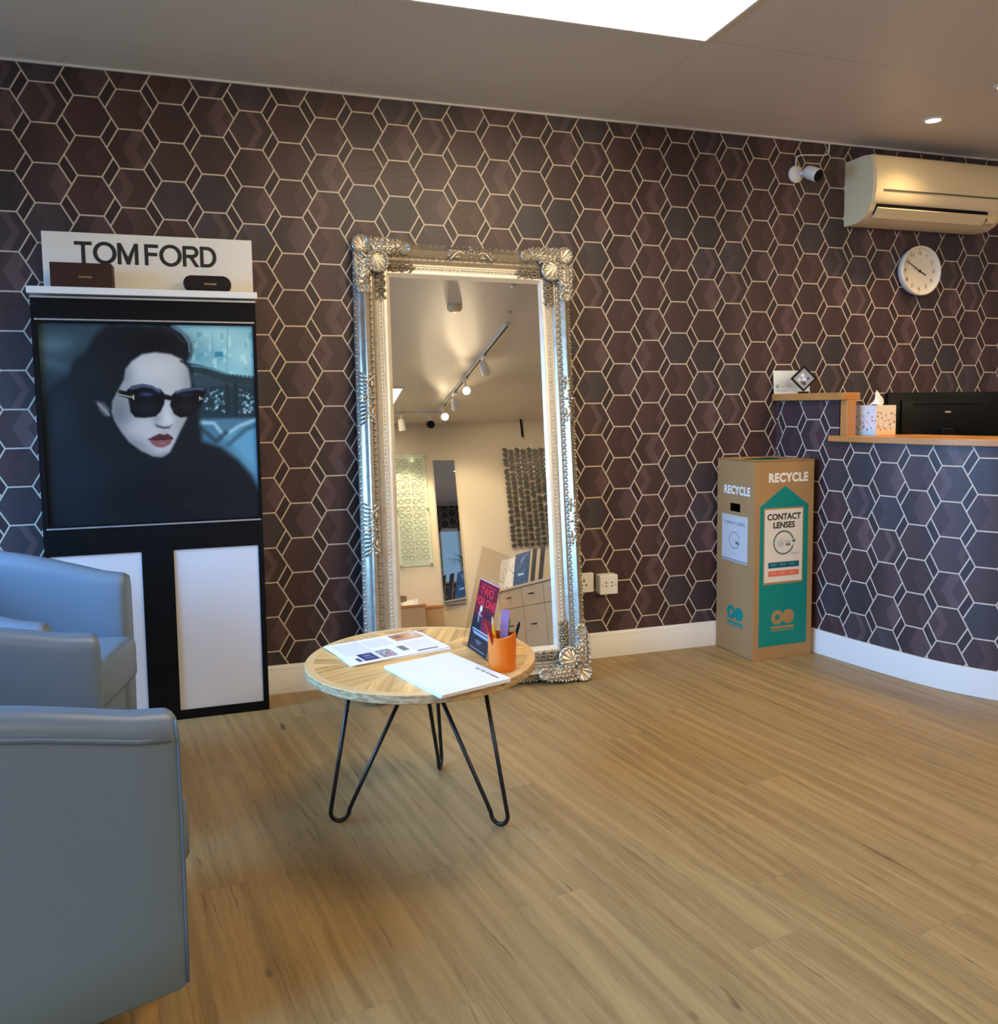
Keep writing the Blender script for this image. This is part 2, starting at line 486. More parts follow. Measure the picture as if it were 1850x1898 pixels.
M = {}
M['paper'] = wallpaper()
M['floor'] = wood_floor()
M['ceiling'] = ceiling_mat()
M['beige'] = mat('cream_wall_paint', (0.62, 0.545, 0.425), 0.7, var=0.03, scale=3)
M['white_paint'] = mat('white_gloss_paint', (0.78, 0.77, 0.74), 0.32, var=0.006)
M['black'] = mat('satin_black_laminate', (0.004, 0.004, 0.0045), 0.45, spec=0.15, var=0.1)
M['black_plastic'] = mat('black_plastic', (0.004, 0.0045, 0.005), 0.42, spec=0.14, var=0.1)
M['white_panel'] = mat('opal_white_acrylic', (0.64, 0.63, 0.65), 0.40, spec=0.3, var=0.002)
M['white_plastic'] = mat('white_plastic', (0.80, 0.78, 0.72), 0.35, var=0.006)
M['cream_plastic'] = mat('cream_plastic', (0.79, 0.67, 0.42), 0.30, var=0.006)
M['cream_dark'] = mat('grey_vent_plastic', (0.16, 0.14, 0.10), 0.5)
M['alu'] = mat('brushed_aluminium', (0.62, 0.63, 0.65), 0.3, 0.8)
M['leather'] = mat('blue_grey_leather', (0.150, 0.200, 0.258), 0.36, var=0.03, scale=3, bump=0.04, bscale=260)
M['piping'] = mat('blue_grey_piping', (0.115, 0.16, 0.215), 0.40, var=0.04)
M['seam'] = mat('dark_seam', (0.05, 0.055, 0.06), 0.6)
M['beech'] = mat('beech_leg', (0.52, 0.30, 0.12), 0.4, var=0.12, scale=30)
M['oak'] = mat('varnished_oak', (0.50, 0.225, 0.058), 0.35, var=0.18, scale=9)
M['steel'] = mat('black_steel_rod', (0.010, 0.009, 0.009), 0.35, 0.3)
M['silver'] = mat('antique_silver_leaf', (0.60, 0.54, 0.44), 0.30, 0.72, var=0.10, scale=40)
M['silver_dark'] = mat('aged_silver_leaf', (0.36, 0.30, 0.21), 0.34, 0.75, var=0.25, scale=60)
M['silver_pale'] = mat('pale_silver_gesso', (0.74, 0.67, 0.55), 0.32, 0.30, var=0.05, scale=30)
M['card'] = mat('brown_cardboard', (0.39, 0.225, 0.095), 0.75, spec=0.2, var=0.05, scale=12)
M['card_dark'] = mat('cardboard_core', (0.20, 0.12, 0.06), 0.8, spec=0.1)
M['teal'] = mat('teal_print', (0.002, 0.225, 0.195), 0.6, spec=0.3, var=0.04)
M['white_print'] = mat('white_print', (0.82, 0.80, 0.76), 0.6, var=0.02)
M['black_print'] = mat('black_print', (0.012, 0.013, 0.014), 0.5)
M['grey_print'] = mat('grey_print', (0.12, 0.12, 0.12), 0.5)
M['gold_print'] = mat('gold_foil', (0.62, 0.45, 0.22), 0.35, 0.6)
M['brown_box'] = mat('brown_box_paper', (0.045, 0.018, 0.010), 0.6, spec=0.2, var=0.08)
M['brown_case'] = mat('dark_brown_leather', (0.010, 0.006, 0.005), 0.5, spec=0.25, var=0.2, bump=0.05)
M['orange'] = mat('orange_plastic', (0.78, 0.17, 0.012), 0.22, var=0.04)
M['paper_white'] = mat('white_paper', (0.76, 0.76, 0.75), 0.6, var=0.006)
M['print'] = print_mat('printed_paper')
M['print_gloss'] = print_mat('printed_poster_film', 0.32, 0.22)
M['acrylic'] = glass_mat('clear_acrylic', (0.95, 0.93, 0.90), 0.15)
M['pane'] = glass_mat('clear_glass', (0.93, 0.97, 0.94), 0.12)
M['mirror'] = base_mat('silvered_glass', (0.90, 0.90, 0.88), 0.0, 1.0)[0]
M['tissue'] = mat('white_tissue', (0.84, 0.82, 0.80), 0.8, var=0.02)
M['red'] = mat('red_plastic', (0.35, 0.010, 0.012), 0.35)
M['yellow'] = mat('yellow_plastic', (0.80, 0.38, 0.02), 0.35)
M['lilac'] = mat('lilac_plastic', (0.32, 0.20, 0.45), 0.4)
M['navy'] = mat('navy_plastic', (0.012, 0.016, 0.05), 0.35)
M['green'] = mat('green_plastic', (0.03, 0.22, 0.12), 0.4)
M['leaf'] = mat('green_leaf', (0.03, 0.10, 0.03), 0.45, var=0.3)
M['lamp'] = emit_mat('lit_lamp_face', (1.0, 0.78, 0.50), 30.0)
M['led'] = emit_mat('lit_led_panel', PANEL_COLOR, PANEL_STRENGTH)
M['led_near'] = emit_mat('lit_led_panel_over_table', PANEL_COLOR, PANEL_STRENGTH * 0.78)
M['dial'] = mat('clock_dial', (0.82, 0.77, 0.64), 0.5, var=0.004)
M['rim'] = mat('clock_rim', (0.80, 0.74, 0.62), 0.35, var=0.004)
M['maple'] = mat('pale_maple_veneer', (0.52, 0.33, 0.17), 0.45, var=0.08, scale=6)
M['maple_edge'] = mat('maple_edge', (0.62, 0.42, 0.23), 0.4, var=0.08)
M['purple'] = mat('purple_curtain', (0.25, 0.20, 0.45), 0.8)

# ------------------------------------------------------------------ room shell
H = 2.408
XL, XR, YB, YF = -1.20, 5.60, 0.0, -5.09

def box_obj(name, lo, hi, m, parent=None, bevel=0.0):
    return B().box(lo, hi, bev=bevel).obj(name, m, parent)
def boxes_obj(name, bl, m, parent=None):
    b = B()
    for lo, hi in bl: b.box(lo, hi)
    return b.obj(name, m, parent)
def set_uv(o, fn):
    me = o.data; uv = me.uv_layers.new(name='UVMap')
    for l in me.loops:
        uv.data[l.index].uv = fn(me.vertices[l.vertex_index].co)
    return o

struct(box_obj('floor', (XL - 0.2, YF - 0.2, -0.08), (XR + 0.2, YB + 0.2, 0.0), M['floor']))
struct(box_obj('ceiling', (XL - 0.2, YF - 0.2, H), (XR + 0.2, YB + 0.2, H + 0.1), M['ceiling']))
# the papered wall; a window stands in it beyond the reception desk
WX0, WX1, WZ0, WZ1 = 4.90, 5.52, 0.40, 2.02
wb = boxes_obj('wall_back', [((XL - 0.2, 0, 0), (WX0, 0.15, H)), ((WX1, 0, 0), (XR + 0.2, 0.15, H)),
                             ((WX0, 0, 0), (WX1, 0.15, WZ0)), ((WX0, 0, WZ1), (WX1, 0.15, H))], M['paper'])
set_uv(wb, lambda c: (c.x / HEX, c.z / HEX + ZOFF)); struct(wb)
struct(box_obj('wall_front', (XL - 0.2, YF - 0.15, 0), (XR + 0.2, YF, H), M['beige']))
struct(box_obj('wall_right', (XR, YF, 0), (XR + 0.15, 0, H), M['beige']))
LY0, LY1, LZ0, LZ1 = -4.0, -0.25, 0.35, 2.20
struct(boxes_obj('wall_left', [((XL - 0.15, YF, 0), (XL, LY0, H)), ((XL - 0.15, LY1, 0), (XL, 0, H)),
                               ((XL - 0.15, LY0, 0), (XL, LY1, LZ0)), ((XL - 0.15, LY0, LZ1), (XL, LY1, H))], M['beige']))
wf = B()
for yy in (LY0, LY0 + 1.25, LY0 + 2.5, LY1 - 0.05): wf.box((XL - 0.10, yy, LZ0), (XL - 0.05, yy + 0.05, LZ1))
wf.box((XL - 0.10, LY0, LZ0), (XL - 0.05, LY1, LZ0 + 0.05)); wf.box((XL - 0.10, LY0, LZ1 - 0.05), (XL - 0.05, LY1, LZ1))
struct(wf.obj('window_1', M['white_paint']))
w2 = B()
w2.box((WX0, 0.05, WZ0), (WX0 + 0.05, 0.11, WZ1)); w2.box((WX1 - 0.05, 0.05, WZ0), (WX1, 0.11, WZ1))
w2.box((WX0, 0.05, WZ0), (WX1, 0.11, WZ0 + 0.05)); w2.box((WX0, 0.05, WZ1 - 0.05), (WX1, 0.11, WZ1)); w2.box((WX0 + 0.38, 0.05, WZ0), (WX0 + 0.42, 0.11, WZ1))
w2o = struct(w2.obj('window_2', M['white_paint']))
struct(box_obj('window_pane', (WX0, 0.076, WZ0), (WX1, 0.082, WZ1), M['pane'], w2o))

def skirting(name, x0, x1):
    prof = [(-0.0165, 0.0), (-0.0165, 0.088), (-0.012, 0.094), (-0.012, 0.100), (-0.009, 0.112), (-0.004, 0.116), (0.0, 0.116), (0.0, 0.0)]
    b = B(); rows = [[(x, y, z) for y, z in prof] for x in (x0, x1)]
    b.grid(rows, closed_u=True); n = len(prof)
    b.f.append(tuple(range(n))); b.mi.append(0); b.f.append(tuple(range(n, 2 * n))[::-1]); b.mi.append(0)
    return struct(b.obj(name, M['white_paint'], angle=40))
skirting('baseboard_back', XL, 3.10)
struct(box_obj('trim_1', (XL, -0.008, H - 0.007), (XR, 0.0, H), M['white_paint']))
struct(box_obj('baseboard_front', (XL, YF, 0), (2.0, YF + 0.016, 0.116), M['white_paint']))

# ------------------------------------------------------------------ lamps in the ceiling
def led_panel(x0, y0, x1, y1, label, led):
    t = thing('ceiling_light', label, 'ceiling light', ((x0 + x1) / 2, (y0 + y1) / 2, H), group='flush LED panels in the ceiling')
    w, d = (x1 - x0) / 2, (y1 - y0) / 2
    f = B(); e = 0.012
    f.box((-w, -d, -0.008), (-w + e, d, 0.0)); f.box((w - e, -d, -0.008), (w, d, 0.0))
    f.box((-w + e, -d, -0.008), (w - e, -d + e, 0.0)); f.box((-w + e, d - e, -0.008), (w - e, d, 0.0))
    f.obj('frame', M['white_paint'], t)
    B().box((-w + e, -d + e, -0.005), (w - e, d - e, -0.001)).obj('diffuser', led, t)
    return t
led_panel(1.02, -1.44, 2.21, -0.84, 'large lit white ceiling panel over the coffee table and mirror', M['led_near'])
led_panel(0.85, -4.44, 2.04, -3.84, 'lit white ceiling panel seen at the left edge of the ornate mirror', M['led'])
led_panel(3.9, -3.3, 5.1, -2.7, 'lit white ceiling panel added out of view over the far end of the reception desk', M['led'])  # unseen panel, added to give the room more light

def downlight(x, y, label):
    t = thing('downlight', label, 'downlight', (x, y, H), group='small round downlights over the desk')
    B().lathe([(0.030, -0.002), (0.034, -0.006), (0.045, -0.005), (0.047, 0.0)], 28, cap=False).obj('bezel', M['white_paint'], t, smooth=True)
    B().lathe([(0.031, -0.003), (0.02, -0.0035), (0.0, -0.004)], 24, cap=False).obj('lamp_lens', M['lamp'], t)
    d = bpy.data.lights.new('downlight_beam', 'SPOT'); d.energy = DOWN_POWER; d.color = WARM; d.spot_size = math.radians(116); d.spot_blend = 1.0; d.shadow_soft_size = 0.06
    o = bpy.data.objects.new('downlight_beam', d); col.objects.link(o); o.location = (0, 0, -0.012); o.parent = t
    return t
downlight(3.622, -0.407, 'round lit downlight in the ceiling above the air conditioner')
downlight(3.585, -0.815, 'lit downlight cut by the right edge of the photo')
downlight(4.30, -0.70, 'downlight added out of view over the far part of the desk to warm the wall')  # unseen lamp, added for warm light on the right of the wall

# ------------------------------------------------------------------ reception desk (curved, papered front)
DP = [(3.118, 0.0), (3.130, -0.14), (3.156, -0.287), (3.194, -0.483), (3.241, -0.686), (3.297, -0.870), (3.404, -1.051), (3.58, -1.24), (3.84, -1.41), (4.2, -1.52), (4.7, -1.55)]
def catmull(P, n=10):
    P = [Vector(p) for p in P]; Q = [P[0] * 2 - P[1]] + P + [P[-1] * 2 - P[-2]]; out = []
    for i in range(1, len(Q) - 2):
        for k in range(n):
            u = k / n; a, b, c, d = Q[i - 1], Q[i], Q[i + 1], Q[i + 2]
            out.append(0.5 * ((2 * b) + (c - a) * u + (2 * a - 5 * b + 4 * c - d) * u * u + (3 * b - a - 3 * c + d) * u ** 3))
    return out + [P[-1]]
DC = catmull([(x, y) for x, y in DP], 10)
def normals(C):
    out = []
    for i in range(len(C)):
        d = (C[min(i + 1, len(C) - 1)] - C[max(i - 1, 0)]).normalized(); out.append(Vector((d.y, -d.x)))   # towards the customer side
    return out
DN = normals(DC)
DN = [(-n if (n.x > 0) else n) for n in DN]
DS = [0.0]
for i in range(1, len(DC)): DS.append(DS[-1] + (DC[i] - DC[i - 1]).length)
def sweep(b, off0, off1, z0, z1, y_from=0.0, y_to=-9, s_max=1e9):
    """a strip that follows the desk curve: from off0 (customer side, +) to off1 (staff side)"""
    rows = []; uv = []
    idx = [i for i in range(len(DC)) if y_to <= DC[i].y <= y_from and DS[i] <= s_max]
    for i in idx:
        p0 = DC[i] + DN[i] * off0; p1 = DC[i] + DN[i] * off1; p0.y = min(p0.y, -0.001); p1.y = min(p1.y, -0.001)
        rows.append([(p0.x, p0.y, z0), (p0.x, p0.y, z1), (p1.x, p1.y, z1), (p1.x, p1.y, z0)])
        for z in (z0, z1, z1, z0): uv.append((DS[i], z))
    o = len(b.v)
    b.grid(rows, closed_u=True); n = len(rows)
    b.f.append((o, o + 1, o + 2, o + 3)); b.mi.append(b.cur)
    e = o + 4 * (n - 1); b.f.append((e + 3, e + 2, e + 1, e)); b.mi.append(b.cur)
    return uv
desk = thing('reception_desk', 'curved reception desk papered in dark hexagons with oak ledges and white kickboard', 'desk', (3.12, 0, 0))
DL = Matrix.Translation((-3.12, 0, 0))
def desk_part(name, m, specs, paper=False, bevel=0.0, angle=30):
    b = B(); uv = []
    for s in specs: uv += sweep(b, *s)
    b.v = [tuple(DL @ Vector(p)) for p in b.v]
    o = b.obj(name, m, desk, angle=angle, bevel=bevel)
    if paper:
        lay = o.data.uv_layers.new(name='UVMap')
        for l in o.data.loops:
            s, z = uv[l.vertex_index]; lay.data[l.index].uv = ((s * 1.08 + DESK_U) / HEX, (z + DESK_V) / HEX + ZOFF)
    return o
DESK_U, DESK_V = 0.0273, -0.0213
desk_part('front_panel', M['paper'], [(0.0, -0.03, 0.113, 0.986)], True)
desk_part('upstand_panel', M['paper'], [(-0.001, -0.042, 0.986, 1.170, 0.0, -0.40)], True)
desk_part('kickboard', M['white_paint'], [(0.011, -0.03, 0.0, 0.113)], bevel=0.002)
desk_part('counter_ledge', M['oak'], [(0.024, -0.34, 0.986, 1.013, -0.33)], bevel=0.003)
desk_part('upper_ledge', M['oak'], [(0.028, -0.085, 1.170, 1.203, 0.0, -0.425)], bevel=0.003)
i_end = min(range(len(DC)), key=lambda i: abs(DC[i].y + 0.41))
pe = DC[i_end]; ne = DN[i_end]; te = Vector((-ne.y, ne.x)); te = te if te.y < 0 else -te
eb = B(); fm = frame((pe.x + ne.x * 0.004 - 3.12, pe.y + ne.y * 0.004, 0), (te.x, te.y, 0), (0, 0, 1))
eb.box((-0.012, 1.013, -0.058), (0.024, 1.170, 0.0), fm, 0.002)
eb.obj('end_post', M['oak'], desk)
desk_part('work_surface', M['maple'], [(-0.34, -0.95, 0.715, 0.74, -0.30)])
desk_part('inner_panel', M['maple'], [(-0.90, -0.93, 0.0, 0.715, -0.30)])

# monitor, seen from behind
mon = thing('monitor', 'black computer monitor seen from behind on the reception desk', 'monitor', (3.665, -0.465, 0.74), math.radians(-18))
mb = B().box((-0.257, -0.020, 0.150), (0.257, 0.020, 0.461), bev=0.008)
mb.box((-0.20, -0.036, 0.19), (0.20, -0.018, 0.43), bev=0.008)
mb.obj('housing', M['black_plastic'], mon, angle=40)
B().box((-0.248, 0.0195, 0.165), (0.248, 0.022, 0.452)).obj('screen', M['black_plastic'], mon)
B().box((-0.15, -0.0385, 0.405), (0.15, -0.0362, 0.411)).obj('vent_slot', M['black'], mon)
B().box((-0.03, -0.06, 0.02), (0.03, -0.034, 0.30), bev=0.006).obj('stand', M['black_plastic'], mon)
B().box((-0.13, -0.12, 0.0), (0.13, 0.10, 0.014), bev=0.006).obj('base', M['black_plastic'], mon)
B().box((-0.005, -0.0385, 0.368), (0.020, -0.0362, 0.376)).obj('badge', M['alu'], mon)

# tissue box
tis = thing('tissue_box', 'white cube tissue box with coloured dots on the lower counter', 'tissue box', (3.338, -0.420, 1.013), math.radians(4))
def dots(seed, base, low):
    p = Paint(44, 48, base); rs = random.Random(seed)
    p.blend(np.clip((p.Y - 0.72) * 2.2, 0, 0.75), low)
    for k in range(3):
        pts = [(rs.random(), 0.2 + 0.65 * rs.random()) for _ in range(7)]
        p.line(sorted(pts), 0.012, (0.72, 0.74, 0.78))
        for q in pts: p.blob(q[0], q[1], 0.028, 0.028, rs.choice([(0.65, 0.10, 0.22), (0.10, 0.14, 0.32), (0.25, 0.50, 0.60), (0.82, 0.45, 0.15), (0.5, 0.12, 0.3)]), 1.2, 3)
    return p
B().box((-0.058, -0.058, 0), (0.058, 0.058, 0.132), bev=0.002).obj('carton', M['paper_white'], tis)
dots(3, (0.90, 0.90, 0.91), (0.55, 0.80, 0.88)).sheet('side_print', 0.114, 0.130, frame((-0.0585, 0, 0.066), (0, -1, 0), (0, 0, 1)), M['print'], tis)
dots(8, (0.95, 0.90, 0.80), (0.96, 0.72, 0.35)).sheet('front_print', 0.114, 0.130, frame((0, -0.0585, 0.066), (1, 0, 0), (0, 0, 1)), M['print'], tis)
tt = B(); rows = []
for i in range(9):
    a = i / 8.0; row = []
    for k in range(16):
        th = 2 * PI * k / 16; r = 0.036 * (1 - a) ** 0.8 * (1 + 0.25 * math.sin(3 * th + 5 * a)) + 0.002
        row.append((r * math.cos(th) + 0.012 * math.sin(3 * a), 0.45 * r * math.sin(th), 0.132 + 0.062 * a + 0.006 * math.sin(2 * th)))
    rows.append(row)
tt.grid(rows, closed_u=True).obj('tissue', M['tissue'], tis, smooth=True)

# card and small award on the upper ledge
cd = thing('card', 'silvery white landscape card leaning on the wall on the upper desk ledge', 'card', (3.185, -0.022, 1.203))
pc = Paint(40, 24, (0.80, 0.84, 0.85)); pc.blend(np.clip(1.3 - 1.6 * (pc.X + pc.Y), 0, 1), (0.90, 0.95, 0.95)); pc.blob(0.45, 0.65, 0.35, 0.18, (0.62, 0.68, 0.70), 0.7)
pc.rect(0.07, 0.62, 0.13, 0.74, (0.35, 0.52, 0.42)); pc.rect(0.18, 0.66, 0.45, 0.70, (0.62, 0.66, 0.68)); pc.rect(0.07, 0.84, 0.40, 0.88, (0.55, 0.6, 0.75))
pc.sheet('face', 0.205, 0.112, frame((0, -0.004, 0.056), (1, 0, 0), (0, 0.08, 1)), M['print'], cd, thick=0.0012)
aw = thing('award', 'small black framed diamond shaped photo award standing on the desk ledge', 'award', (3.19, -0.108, 1.203), math.radians(-20))
B().box((-0.022, -0.016, 0.0), (0.022, 0.016, 0.010), bev=0.002).obj('base', M['black_plastic'], aw)
fr = B(); dm = Matrix.Translation((0, 0, 0.071)) @ Matrix.Rotation(PI / 4, 4, 'Y')
for lo, hi in [((-0.043, -0.006, -0.043), (0.043, 0.006, -0.036)), ((-0.043, -0.006, 0.036), (0.043, 0.006, 0.043)), ((-0.043, -0.006, -0.036), (-0.036, 0.006, 0.036)), ((0.036, -0.006, -0.036), (0.043, 0.006, 0.036))]: fr.box(lo, hi, dm)
fr.obj('frame', M['black_plastic'], aw)
pa = Paint(30, 30, (0.62, 0.63, 0.64))
for q in [(0.3, 0.4, 0.12, 0.95), (0.55, 0.5, 0.13, 0.9), (0.7, 0.3, 0.09, 0.25), (0.75, 0.7, 0.12, 0.2), (0.35, 0.75, 0.12, 0.85), (0.6, 0.75, 0.08, 0.3)]: pa.blob(q[0], q[1], q[2], q[2], (q[3],) * 3, 1.0, 2)
pa.sheet('photo', 0.073, 0.073, dm @ frame((0, -0.002, 0), (1, 0, 0), (0, 0, 1)), M['print_gloss'], aw, thick=0.002)

# ------------------------------------------------------------------ wall mounted things
# air conditioner
ac = thing('air_conditioner', 'cream wall mounted air conditioner at the upper right', 'air conditioner', (3.49, 0, 2.015))
AW, AH, AD = 0.80, 0.305, 0.20
prof = [(0, 0.0), (-0.10, 0.0), (-0.150, 0.018), (-0.178, 0.045), (-0.196, 0.085), (-0.203, 0.13), (-0.205, 0.18), (-0.200, 0.235), (-0.188, 0.278), (-0.165, 0.300), (-0.13, 0.305), (0, 0.305)]
def ext(b, pr, x0, x1):
    o = len(b.v); n = len(pr); b.grid([[(x, y, z) for y, z in pr] for x in (x0, x1)], closed_u=True)
    b.f.append(tuple(o + i for i in range(n))); b.mi.append(b.cur); b.f.append(tuple(o + n + i for i in range(n))[::-1]); b.mi.append(b.cur)
bo = B(); ext(bo, [(y * 0.965, z) for y, z in prof], 0.0, AW); bo.obj('body', M['cream_plastic'], ac, angle=35)
fp = B(); pf = [(-0.184, 0.072), (-0.197, 0.085), (-0.206, 0.13), (-0.2085, 0.18), (-0.2035, 0.236), (-0.1915, 0.281), (-0.172, 0.301), (-0.16, 0.300), (-0.175, 0.27), (-0.19, 0.2), (-0.19, 0.13)]
ext(fp, pf, 0.008, AW - 0.008); fpo = fp.obj('front_panel', M['cream_plastic'], ac, angle=35)
gr = B(); gr.tube([(0.05, -0.2075, 0.133), (0.07, -0.2085, 0.134), (AW - 0.05, -0.2085, 0.134)], 0.0035, 6); gr.obj('panel_groove', M['cream_dark'], fpo, smooth=True)
B().box((0.03, -0.188, 0.030), (AW - 0.10, -0.150, 0.073)).obj('air_outlet', M['black'], ac)
lv = B(); ext(lv, [(-0.203, 0.049), (-0.198, 0.054), (-0.170, 0.016), (-0.165, 0.008), (-0.172, 0.010)], 0.024, AW - 0.115); lv.obj('louvre', M['cream_plastic'], ac)
B().lathe([(0.0, 0.0), (0.030, 0.0), (0.030, 0.06), (0.0, 0.06)], 16, Matrix.Translation((AW - 0.105, -0.160, 0.045)) @ Matrix.Rotation(PI / 2, 4, 'Y')).obj('end_cap', M['cream_plastic'], ac, angle=40)
B().box((0.006, -0.020, -0.002), (AW - 0.006, -0.002, 0.24)).obj('back_plate', M['cream_dark'], ac)

# clock
ck = thing('wall_clock', 'round cream wall clock with thin white rim showing ten to four', 'clock', (3.935, 0, 1.816))
F0 = frame((0, 0, 0), (1, 0, 0), (0, 0, 1))
B().lathe([(0.0, 0.0), (0.108, 0.0), (0.118, 0.008), (0.124, 0.030), (0.124, 0.040), (0.120, 0.044), (0.113, 0.042), (0.109, 0.024)], 56, F0, cap=False).obj('rim', M['rim'], ck, angle=50)
B().lathe([(0.110, 0.0245), (0.0, 0.025)], 48, F0, cap=False).obj('dial', M['dial'], ck)
for k in range(1, 13):
    nb = B(); a = 2 * PI * k / 12; nb.text(str(k), 0.026, F0 @ Matrix.Translation((0.088 * math.sin(a), 0.088 * math.cos(a), 0.0256)), 0.0006).obj('numeral', M['grey_print'], ck)
for k in range(12):
    a = 2 * PI * k / 12; B().box((-0.0008, 0.103, 0.0252), (0.0008, 0.108, 0.0258), F0 @ Matrix.Rotation(-a, 4, 'Z')).obj('hour_mark', M['grey_print'], ck)
def hand(name, ang, l0, l1, w, z, m):
    B().prism([(-w, -l0), (w, -l0), (w * 0.7, l1), (-w * 0.7, l1)], z, z + 0.0012, F0 @ Matrix.Rotation(-ang, 4, 'Z')).obj(name, m, ck)
hand('minute_hand', 2 * PI * 50 / 60, 0.018, 0.083, 0.0022, 0.0285, M['black_print'])
hand('hour_hand', 2 * PI * 3.86 / 12, 0.012, 0.045, 0.0032, 0.0268, M['black_print'])
hand('second_hand', 2 * PI * 49.0 / 60, 0.012, 0.04, 0.0010, 0.0303, M['red'])
B().lathe([(0.006, 0.026), (0.006, 0.032), (0.0, 0.033)], 14, F0).obj('pin', M['black_print'], ck)

# security camera with its cable
sc = thing('security_camera', 'small white security camera with black face and cable below the ceiling', 'camera', (3.205, 0, 2.245))
B().lathe([(0.0, 0.0), (0.040, 0.0), (0.040, 0.008), (0.030, 0.018), (0.012, 0.022), (0.0, 0.022)], 24, F0).obj('mount_plate', M['white_plastic'], sc, angle=40)
B().tube([(0, -0.015, 0.0), (0.02, -0.045, -0.002), (0.045, -0.06, -0.01)], 0.010, 10).obj('bracket', M['white_plastic'], sc, smooth=True)
cdir = Vector((0.20, -0.86, -0.46)).normalized(); cm = Matrix.Translation((0.028, -0.040, 0.008)) @ cdir.to_track_quat('Z', 'Y').to_matrix().to_4x4()
B().lathe([(0.0, 0.0), (0.020, 0.002), (0.028, 0.010), (0.031, 0.03), (0.031, 0.080), (0.029, 0.084)], 24, cm, cap=False).obj('housing', M['white_plastic'], sc, angle=40)
B().lathe([(0.030, 0.080), (0.028, 0.085), (0.010, 0.0855), (0.009, 0.083), (0.0, 0.083)], 24, cm, cap=False).obj('lens_face', M['black_plastic'], sc, angle=40)
B().tube([(p.x, -0.006, p.y) for p in catmull([(0, 0.035), (-0.004, 0.060), (0.010, 0.085), (0.05, 0.093), (0.11, 0.097), (0.165, 0.102), (0.183, 0.12), (0.185, 0.160)], 6)], 0.0035, 6).obj('cable', M['white_plastic'], sc, smooth=True)

# sockets
def socket(x, z, d, label, kind):
    t = thing('wall_socket', label, 'socket', (x, 0, z), group='white wall sockets beside the mirror')
    B().box((-0.044, -d, -0.044), (0.044, 0, 0.044), bev=0.004).obj('box', M['white_plastic'], t)
    fpn = B().box((-0.044, -d - 0.006, -0.044), (0.044, -d, 0.044), bev=0.003).obj('faceplate', M['white_plastic'], t)
    hb = B()
    if kind == 'mains':
        for hx, hz, hw, hh in [(-0.004, 0.012, 0.0035, 0.005), (-0.015, -0.010, 0.005, 0.003), (0.007, -0.010, 0.005, 0.003)]: hb.box((hx - hw, -d - 0.0066, hz - hh), (hx + hw, -d - 0.0058, hz + hh))
        hb.obj('pin_holes', M['black_print'], fpn)
    else:
        for hx in (-0.014, 0.014):
            for hz in (0.010, -0.006): hb.box((hx - 0.006, -d - 0.0066, hz - 0.002), (hx + 0.006, -d - 0.0058, hz + 0.002))
        for hx in (-0.034, 0.034): hb.lathe([(0.0, 0), (0.003, 0), (0.003, 0.0008), (0, 0.0008)], 10, F0 @ Matrix.Translation((hx, 0, d + 0.0058)))
        hb.obj('screws', M['grey_print'], fpn)
    return t
socket(2.100, 0.356, 0.016, 'shallow white mains socket half hidden by the mirror edge', 'mains')
socket(2.205, 0.347, 0.048, 'boxy white outlet standing proud of the wall, right of the other socket', 'data')

# ------------------------------------------------------------------ display stand with the poster
SX0, SX1, SD = -0.040, 0.705, 0.185
SW = SX1 - SX0
st = thing('display_stand', 'tall black advertising stand with a sunglasses poster and white header board', 'display stand', (SX0, -0.004, 0))
D = SD - 0.004
B().box((0, -D + 0.012, 0), (SW, 0, 1.556)).obj('carcass', M['black'], st, bevel=0.001)
fr = B()
for lo, hi in [((0, 0.0), (SW, 0.035)), ((0, 0.645), (SW, 0.752)), ((0, 1.468), (SW, 1.552)), ((0, 0.035), (0.012, 0.645)), ((SW - 0.020, 0.035), (SW, 0.645)), ((0.316, 0.035), (0.425, 0.645)), ((0, 0.752), (0.018, 1.468)), ((SW - 0.012, 0.752), (SW, 1.468))]:
    fr.box((lo[0], -D, lo[1]), (hi[0], -D + 0.012, hi[1]))
fr.obj('face_frame', M['black'], st)
for x0, x1 in ((0.012, 0.316), (0.425, SW - 0.020)):
    B().box((x0, -D + 0.006, 0.035), (x1, -D + 0.0125, 0.645)).obj('white_panel', M['white_panel'], st)
for z in (0.743, 1.479):
    B().box((0.012, -D - 0.004, z - 0.003), (SW - 0.006, -D, z + 0.003), bev=0.001).obj('metal_strip', M['alu'], st)
sh = B().box((-0.006, -D - 0.020, 1.566), (SW + 0.008, -0.002, 1.590), bev=0.002).obj('shelf', M['white_plastic'], st)
B().box((0.0, -D - 0.008, 1.552), (SW, -0.004, 1.559)).obj('shelf_trim', M['alu'], sh)
